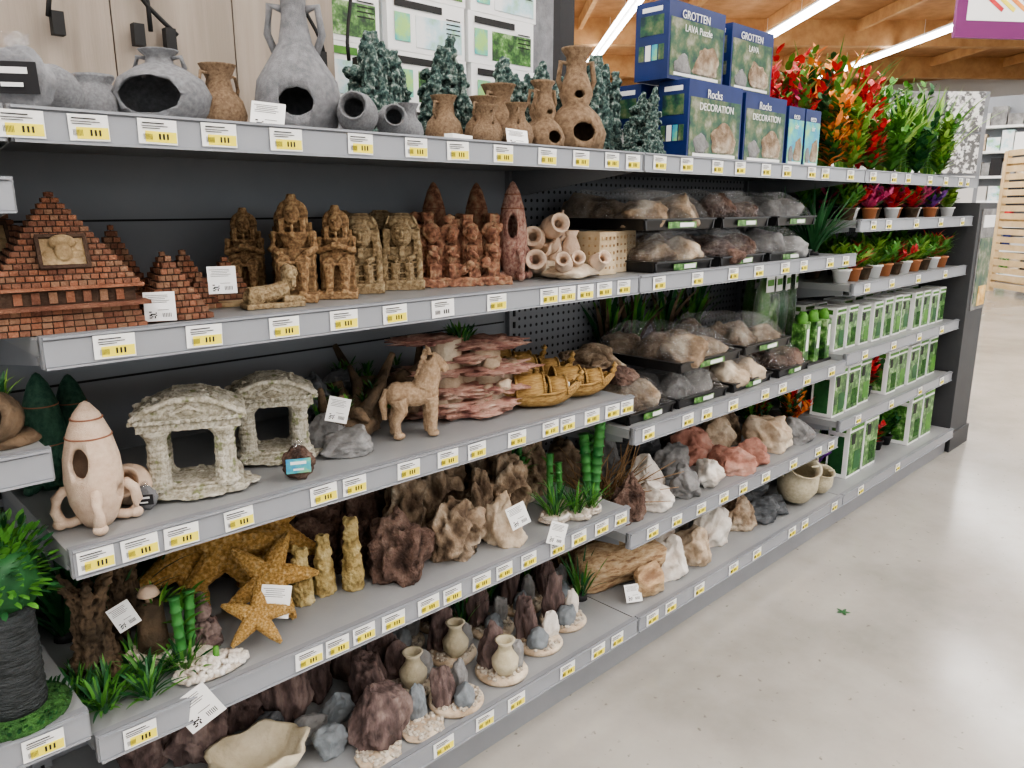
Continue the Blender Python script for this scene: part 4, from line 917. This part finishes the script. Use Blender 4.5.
for i, (x, y) in enumerate(((2.74, 1.44), (2.86, 1.36), (2.86, 1.52))): put('artificial_aquarium_plant', bushy(.2, 16, .05, .014, [mOrL, mLeafs[0], mRedL, mLeafs[1]], .6, 140 + i, 9), (x, y, z))
z = .666
T = [(1.62, 1.84, 1.22, 1.56, z), (1.87, 2.13, 1.22, 1.56, z), (2.16, 2.42, 1.22, 1.56, z), (2.46, 2.70, 1.22, 1.56, z), (1.86, 2.20, 1.22, 1.57, z + .108), (2.25, 2.55, 1.23, 1.56, z + .108)]
for i, t in enumerate(T): tray('wrapped_rock_tray', *t, .105, [mCave, mGreyR, mBeige, mPumice][i % 4] if i < 4 else mCave, i + 20)
rock('brown_lava_rock', (1.72, 1.42, z + .104), (.18, .2, .08), mCave, 150, fine=.08, amp=.3); rock('brown_lava_rock', (1.68, 1.30, z + .104), (.12, .12, .05), mPumice, 151, fine=.08, amp=.3)
for i, x in enumerate((2.0, 2.14, 2.32, 2.5)): put('hanging_grass_plant', grassy(.22, 34, .016, [mLeafs[0], mLeafs[1], mBark], .5, .7, False, seed=150 + i, r0=.03), (x, 1.60, z + .11))
g = G()
for i in range(5):
    x = i * .045; zz = .02 * (i % 2)
    g.box((x, .02 * (i % 2), .08), (.04, .05, .16), mPicG); g.box((x, .02 * (i % 2) - .027, .1), (.016, .002, .08), mWhite); g.blob((x, .02 * (i % 2), .17), (.018, .02, .03), mLeafs[0], i, .4, 4, 2)
g.box((.09, .02, .005), (.24, .1, .01), mTray); put('moss_package_display', g, (2.72, 1.27, z))
g = G()
for i in range(4):
    g.blob((.06 * i, 0, .15), (.030, .022, .15), [mLeafs[0], mPicG, mLeafs[1], mMoss][i], i, .3, 4, 3); g.box((.06 * i, -.024, .26), (.050, .002, .05), mWhite, (0, 0, .1 * i)); g.box((.06 * i, -.0255, .265), (.04, .001, .02), mLeafs[0], (0, 0, .1 * i)); g.blob((.06 * i, 0, .15), (.033, .025, .153), FILM, i, .2, 4, 3)
put('bagged_plant_pack', g, (2.66, 1.40, z), 0, 1.15); put('bagged_plant_pack', g, (2.76, 1.50, z), 0, 1.15)

# ================================================================ BAY 3
z = 1.193; k = 0
for x in (3.0, 3.1, 3.21, 3.32, 3.44, 3.55, 3.67, 3.78, 3.9, 4.02, 4.14):
    ms = [[mLeafs[0], mLeafs[2]], [mRedL, mLeafs[0]], [mPinkL], [mLeafs[0], mPurL], [mRedL, mPinkL]][k % 5]
    put('small_artificial_plant', bushy(.12, 14, .055, .018, ms, .95, 200 + k, 7, [mBark, mWhite, mOrange][k % 3]), (x, 1.26 + .03 * (k % 2), z))
    put('small_artificial_plant', bushy(.14, 14, .06, .020, [mLeafs[k % 3], mPinkL if k % 2 else mLeafs[0]], .8, 230 + k, 7, mDark), (x, 1.42, z)); k += 1
z = .957
for k, x in enumerate((3.0, 3.1, 3.2, 3.31, 3.42, 3.53, 3.64, 3.76, 3.88, 4.0, 4.12)):
    put('small_potted_grass', bushy(.11, 14, .06, .010, [mLeafs[2], mLeafs[0]] if k % 4 != 1 else [mRedL, mLeafs[0]], 1.0, 260 + k, 8, [mWhite, mOrange, mBark][k % 3]), (x, 1.26, z), 0, 1.15)
    if k % 2: put('small_potted_grass', bushy(.13, 14, .06, .012, [mLeafs[0]], 1.0, 280 + k, 8, mBark), (x, 1.42, z), 0, 1.15)
def packs(name, zz, h, w_, y0=1.23, x0=2.96, x1=4.22, skip=()):
    g = G(); x = x0; i = 0; r = random.Random(int(zz * 100))
    while x + w_ < x1:
        hh = h * r.uniform(.90, 1.0); dy = r.uniform(0, .02)
        if i not in skip:
            for r_ in range(2):
                yy = y0 + .13 * r_ + dy
                g.box((x + w_ / 2, yy + .045, hh / 2), (w_ - .016, .09, hh), mWhite)
                g.box((x + w_ / 2, yy - .001, hh * .45), (w_ - .028, .002, hh * .80), mPicG); g.box((x + w_ / 2 - .2 * w_, yy - .0025, hh * .72), (w_ * .22, .001, hh * .2), mDark)
                g.box((x + w_ / 2 + .1 * w_, yy - .0025, hh * .3), (w_ * .4, .001, hh * .35), [mLeafs[1], mMoss, mLeafs[0]][i % 3])
                g.box((x + .0075, yy + .050, hh * .42), (.002, .06, hh * .70), [mLeafs[1], mPicG, mMoss][i % 3])
                g.box((x + .0073, yy + .045, hh * .90), (.002, .06, hh * .1), mLeafs[0])
                g.box((x + w_ / 2, yy - .0025, hh * .93), (w_ - .03, .001, hh * .06), mLeafs[0])
        x += w_ + .008; i += 1
    put(name, g, (0, 0, zz))
packs('boxed_plant_row', .689, .175, .105); packs('boxed_plant_row', .423, .205, .13, skip=(3,)); packs('boxed_plant_row', Z5 + .001, .25, .16, 1.20, 3.12, skip=(2, 3))
for i, (x, zz) in enumerate(((3.43, .423), (3.52, Z5 + .001), (3.64, Z5 + .001), (3.75, Z5 + .001))): put('boxed_red_plant' if i == 0 else 'small_artificial_plant', bushy(.18, 12, .06, .02, [mRedL, mLeafs[1]] if i < 2 else [mLeafs[0], mLeafs[1]], .5, 300 + i, 10, mDark), (x, 1.29, zz))

# ================================================================ BAY 0 (left)
z = .501
g = G(); g.lathe([(0, 0), (.062, 0), (.066, .008), (.05, .016), (0, .016)], mMoss, seg=24)
pr = [(0, .015)]
for k in range(14): pr += [(.038 + .001 * (k % 2), .015 + k * .010), (.036, .022 + k * .010)]
g.lathe(pr + [(.03, .158), (0, .158)], mPot, seg=24)
r = random.Random(5)
for i in range(620):
    a = r.uniform(0, 6.28); el = r.uniform(-.5, 1.5); q = r.uniform(.025, .066); c = Vector((math.cos(a) * math.cos(el) * q, math.sin(a) * math.cos(el) * q, .205 + math.sin(el) * q * 1.15))
    g.blade(c, a, .017, .009, 1.3 - el, .5, r.choice(mLeafs[:2] + [mLeafs[0]]), 3, r.uniform(-1, 1))
g.blob((0, 0, .20), (.05, .05, .05), mLeafs[1], 1, .3, 3, 3)
for i in range(120): a = r.uniform(0, 6.28); q = r.uniform(.042, .064); g.blade((math.cos(a) * q, math.sin(a) * q, .010), a, .012, .005, .4, .6, mLeafs[1], 3)
put('bonsai_tree_ornament', g, (.175, 1.25, z), 0, 1.12)
z = .916
g = G(); g.lathe([(0, 0), (.035, 0), (.04, .02), (.036, .05), (.026, .05), (.026, .02), (0, .015)], mBark, (0, 0, .035), 18, (1.3, 0, -.6)); g.merge(grassy(.04, 30, .006, None, .8, 1, False, seed=4), Matrix.Translation((.0, 0, .06)))
g.lathe([(0, 0), (.05, 0), (.04, .012), (0, .014)], mBark, seg=18); put('hollow_log_ornament', g, (.215, 1.28, z))

# ================================================================ BACKGROUND above / beyond
g = G()
for k in range(9): g.box((-.95 + k * .245 - .08, 1.69, 1.95), (.242, .02, 1.1), mWoodP)
put('wood_back_panel', g)
for j, (xa, xb, sag) in enumerate([(.52, .66, .12), (.62, .60, .0), (.80, 1.0, .10), (.36, .46, .08), (1.02, 1.10, .05)]):
    g = G(); pts = []
    for t in range(13): u = t / 12; pts.append((xa + (xb - xa) * u + .025 * math.sin(u * 7 + j), 1.655, 2.2 - .62 * u - sag * math.sin(u * PI)))
    g.tube(pts, .0045, mInk, 6)
    g.box((xb, 1.655, 1.57), (.02, .02, .04), mInk); put('hanging_power_cable', g)
e = empty('rear_shelving_unit'); g = G(); g.box((2.3, 1.93, 1.355), (3.4, .46, .03), mShelf); g.box((2.3, 2.14, .7), (3.4, .02, 1.35), mBack)
for x in (.62, 3.98): g.box((x, 2.1, .7), (.03, .03, 1.4), mLip)
put('rear_shelf', g, parent=e)
mPicL = M('light_print', [(.75, .78, .78), (.45, .65, .70), (.25, .5, .2)], 9, .4, 0, lo=.45, hi=.68)
k = 0
for zz in range(5):
    for x in (1.10, 1.385, 1.67) if zz != 2 else (1.12, 1.41, 1.69):
        dx = .03 * (zz % 2)
        g = G(); g.box((0, 0, .07), (.265, .2, .138), mWhite); g.box((.04, -.101, .055), (.16, .002, .08), mPicL if k % 2 else mPicG); g.box((-.03, -.1025, .118), (.16, .001, .018), mInk if k % 3 else mLeafs[0]); g.box((-.085, -.1025, .06), (.05, .001, .07), mPicB); g.box((-.1335, 0, .07), (.002, .16, .09), mPicL)
        for q in range(4): g.box((.09, -.1025, .10 - q * .012), (.05, .001, .003), mInk)
        put('aquarium_kit_carton', g, (x + dx, 1.88, 1.371 + zz * .139)); k += 1
g = G(); g.box((2.4, 2.35, 2.9), (.12, .12, 5.8), mGreyPot); put('column_support', g); g = G(); g.box((3.6, 3.3, 2.9), (.12, .12, 5.8), mDark); put('column_support', g)
def farunit(name, loc, rz, L, h, seed, D=.6):
    e = empty(name, loc); e.rotation_euler = (0, 0, rz); r = random.Random(seed); g = G(); g.box((0, 0, h / 2), (L, .05, h), mBack)
    lv = [q for q in [.1, .5, .9, 1.3, 1.7, 2.1, 2.5] if q < h - .15]
    for q in lv: g.box((0, 0, q), (L, D, .04), mWhite)
    for s in (-1, 1): g.box((s * L / 2, 0, h / 2), (.05, D, h), mPaleWall)
    put('frame', g, parent=e); g = G(); ms = [mWhite, mPicL, mGreyR, mPaleWall, mDark, mBeige, mRedL, mBlue, mPicG]
    for q in lv:
        x = -L / 2 + .08
        while x < L / 2 - .25:
            w_ = r.uniform(.1, .3); hh = r.uniform(.15, .33); m = r.choice(ms[:6] if r.random() < .85 else ms)
            for s in (-1, 1): g.box((x + w_ / 2, s * D * .25, q + .02 + hh / 2), (w_ * .92, D * .4, hh), m)
            x += w_
    put('goods', g, parent=e)
farunit('far_shelving_unit', (15.5, 1.5, 0), PI / 2 + .1, 9, 3.0, 1); farunit('far_shelving_unit', (9.5, 6.5, 0), .15, 7, 2.5, 2); farunit('far_shelving_unit', (5.0, 5.0, 0), 0, 6, 2.3, 3); farunit('far_shelving_unit', (16, 8, 0), .1, 8, 2.8, 4)
g = G()
for q in (.2, 1.0, 1.8): g.box((.04, 0, q), (.04, 1.6, .1), mPine)
for k in range(18): g.box((-.01, 0, .1 + k * .11), (.03, 1.55, .08), mPine)
for s in (-1, 1): g.box((0, s * .8, 1.0), (.07, .07, 2.0), mPine)
put('pine_fence_panel', g, (12.6, 2.7, 0), -.75)
g = G(); g.box((0, 0, 2.6), (.1, 30, 5.6), mPaleWall); put('wall_far', g, (30, 8, 0)); g = G(); g.box((0, 0, 2.6), (50, .1, 5.6), mPaleWall); put('wall_back', g, (8, 26, 0))
g = G(); g.box((0, 0, 0), (.95, .03, .40), mPurple); g.box((0, -.017, .05), (.78, .004, .25), mWhite)
for k, m in enumerate((mRedL, mYel, mOrL, mRedL)): g.box((-.18 + k * .1, -.021, .06), (.2, .004, .03), m, (0, .6, 0)); g.cyl((-.4 if k < 2 else .4, 0, .2), .004, .004, 2.6, mInk, 6)
put('hanging_department_sign', g, (7.35, 1.95, 2.72), -.65)
mTile = M('patterned_sample', [(.12, .12, .12), (.7, .7, .68)], 14, .5, 0, lo=.47, hi=.53)
e = empty('sample_display_board', (9.5, 3.6, 0)); e.rotation_euler = (0, 0, -.75); g = G()
for k in range(5):
    for q in range(4): g.box((-1 + k * .46, 0, .9 + q * .46), (.43, .02, .43), [mTile, mPaleWall, mWhite, mTile, mGreyR][(k + q * 2) % 5])
g.box((-.08, .03, 1.25), (2.4, .03, 2.5), mLip); put('board', g, parent=e)
g = G()
for k in range(5): g.blade((0, 0, .001), k * 1.3, .03, .012, 1.45, .15, mLeafs[1], 4)
put('fallen_plastic_leaf', g, (2.28, .85, 0.0005), 0, .8)

# ---------------------------------------------------------------- camera
cam = bpy.data.cameras.new('camera'); co = bpy.data.objects.new('camera', cam); SC.collection.objects.link(co)
cam.sensor_width = 36; cam.lens = 770 / 1024 * 36; cam.clip_start = .02; cam.clip_end = 200
a = math.radians(45.8); p = math.radians(13.1)
co.location = (0, 0, 1.25)
co.rotation_euler = Vector((math.cos(p) * math.cos(a), math.cos(p) * math.sin(a), -math.sin(p))).to_track_quat('-Z', 'Y').to_euler()
SC.camera = co
SC.view_settings.view_transform = 'AgX'
SC.view_settings.look = 'AgX - Medium High Contrast'
SC.view_settings.exposure = 0.42
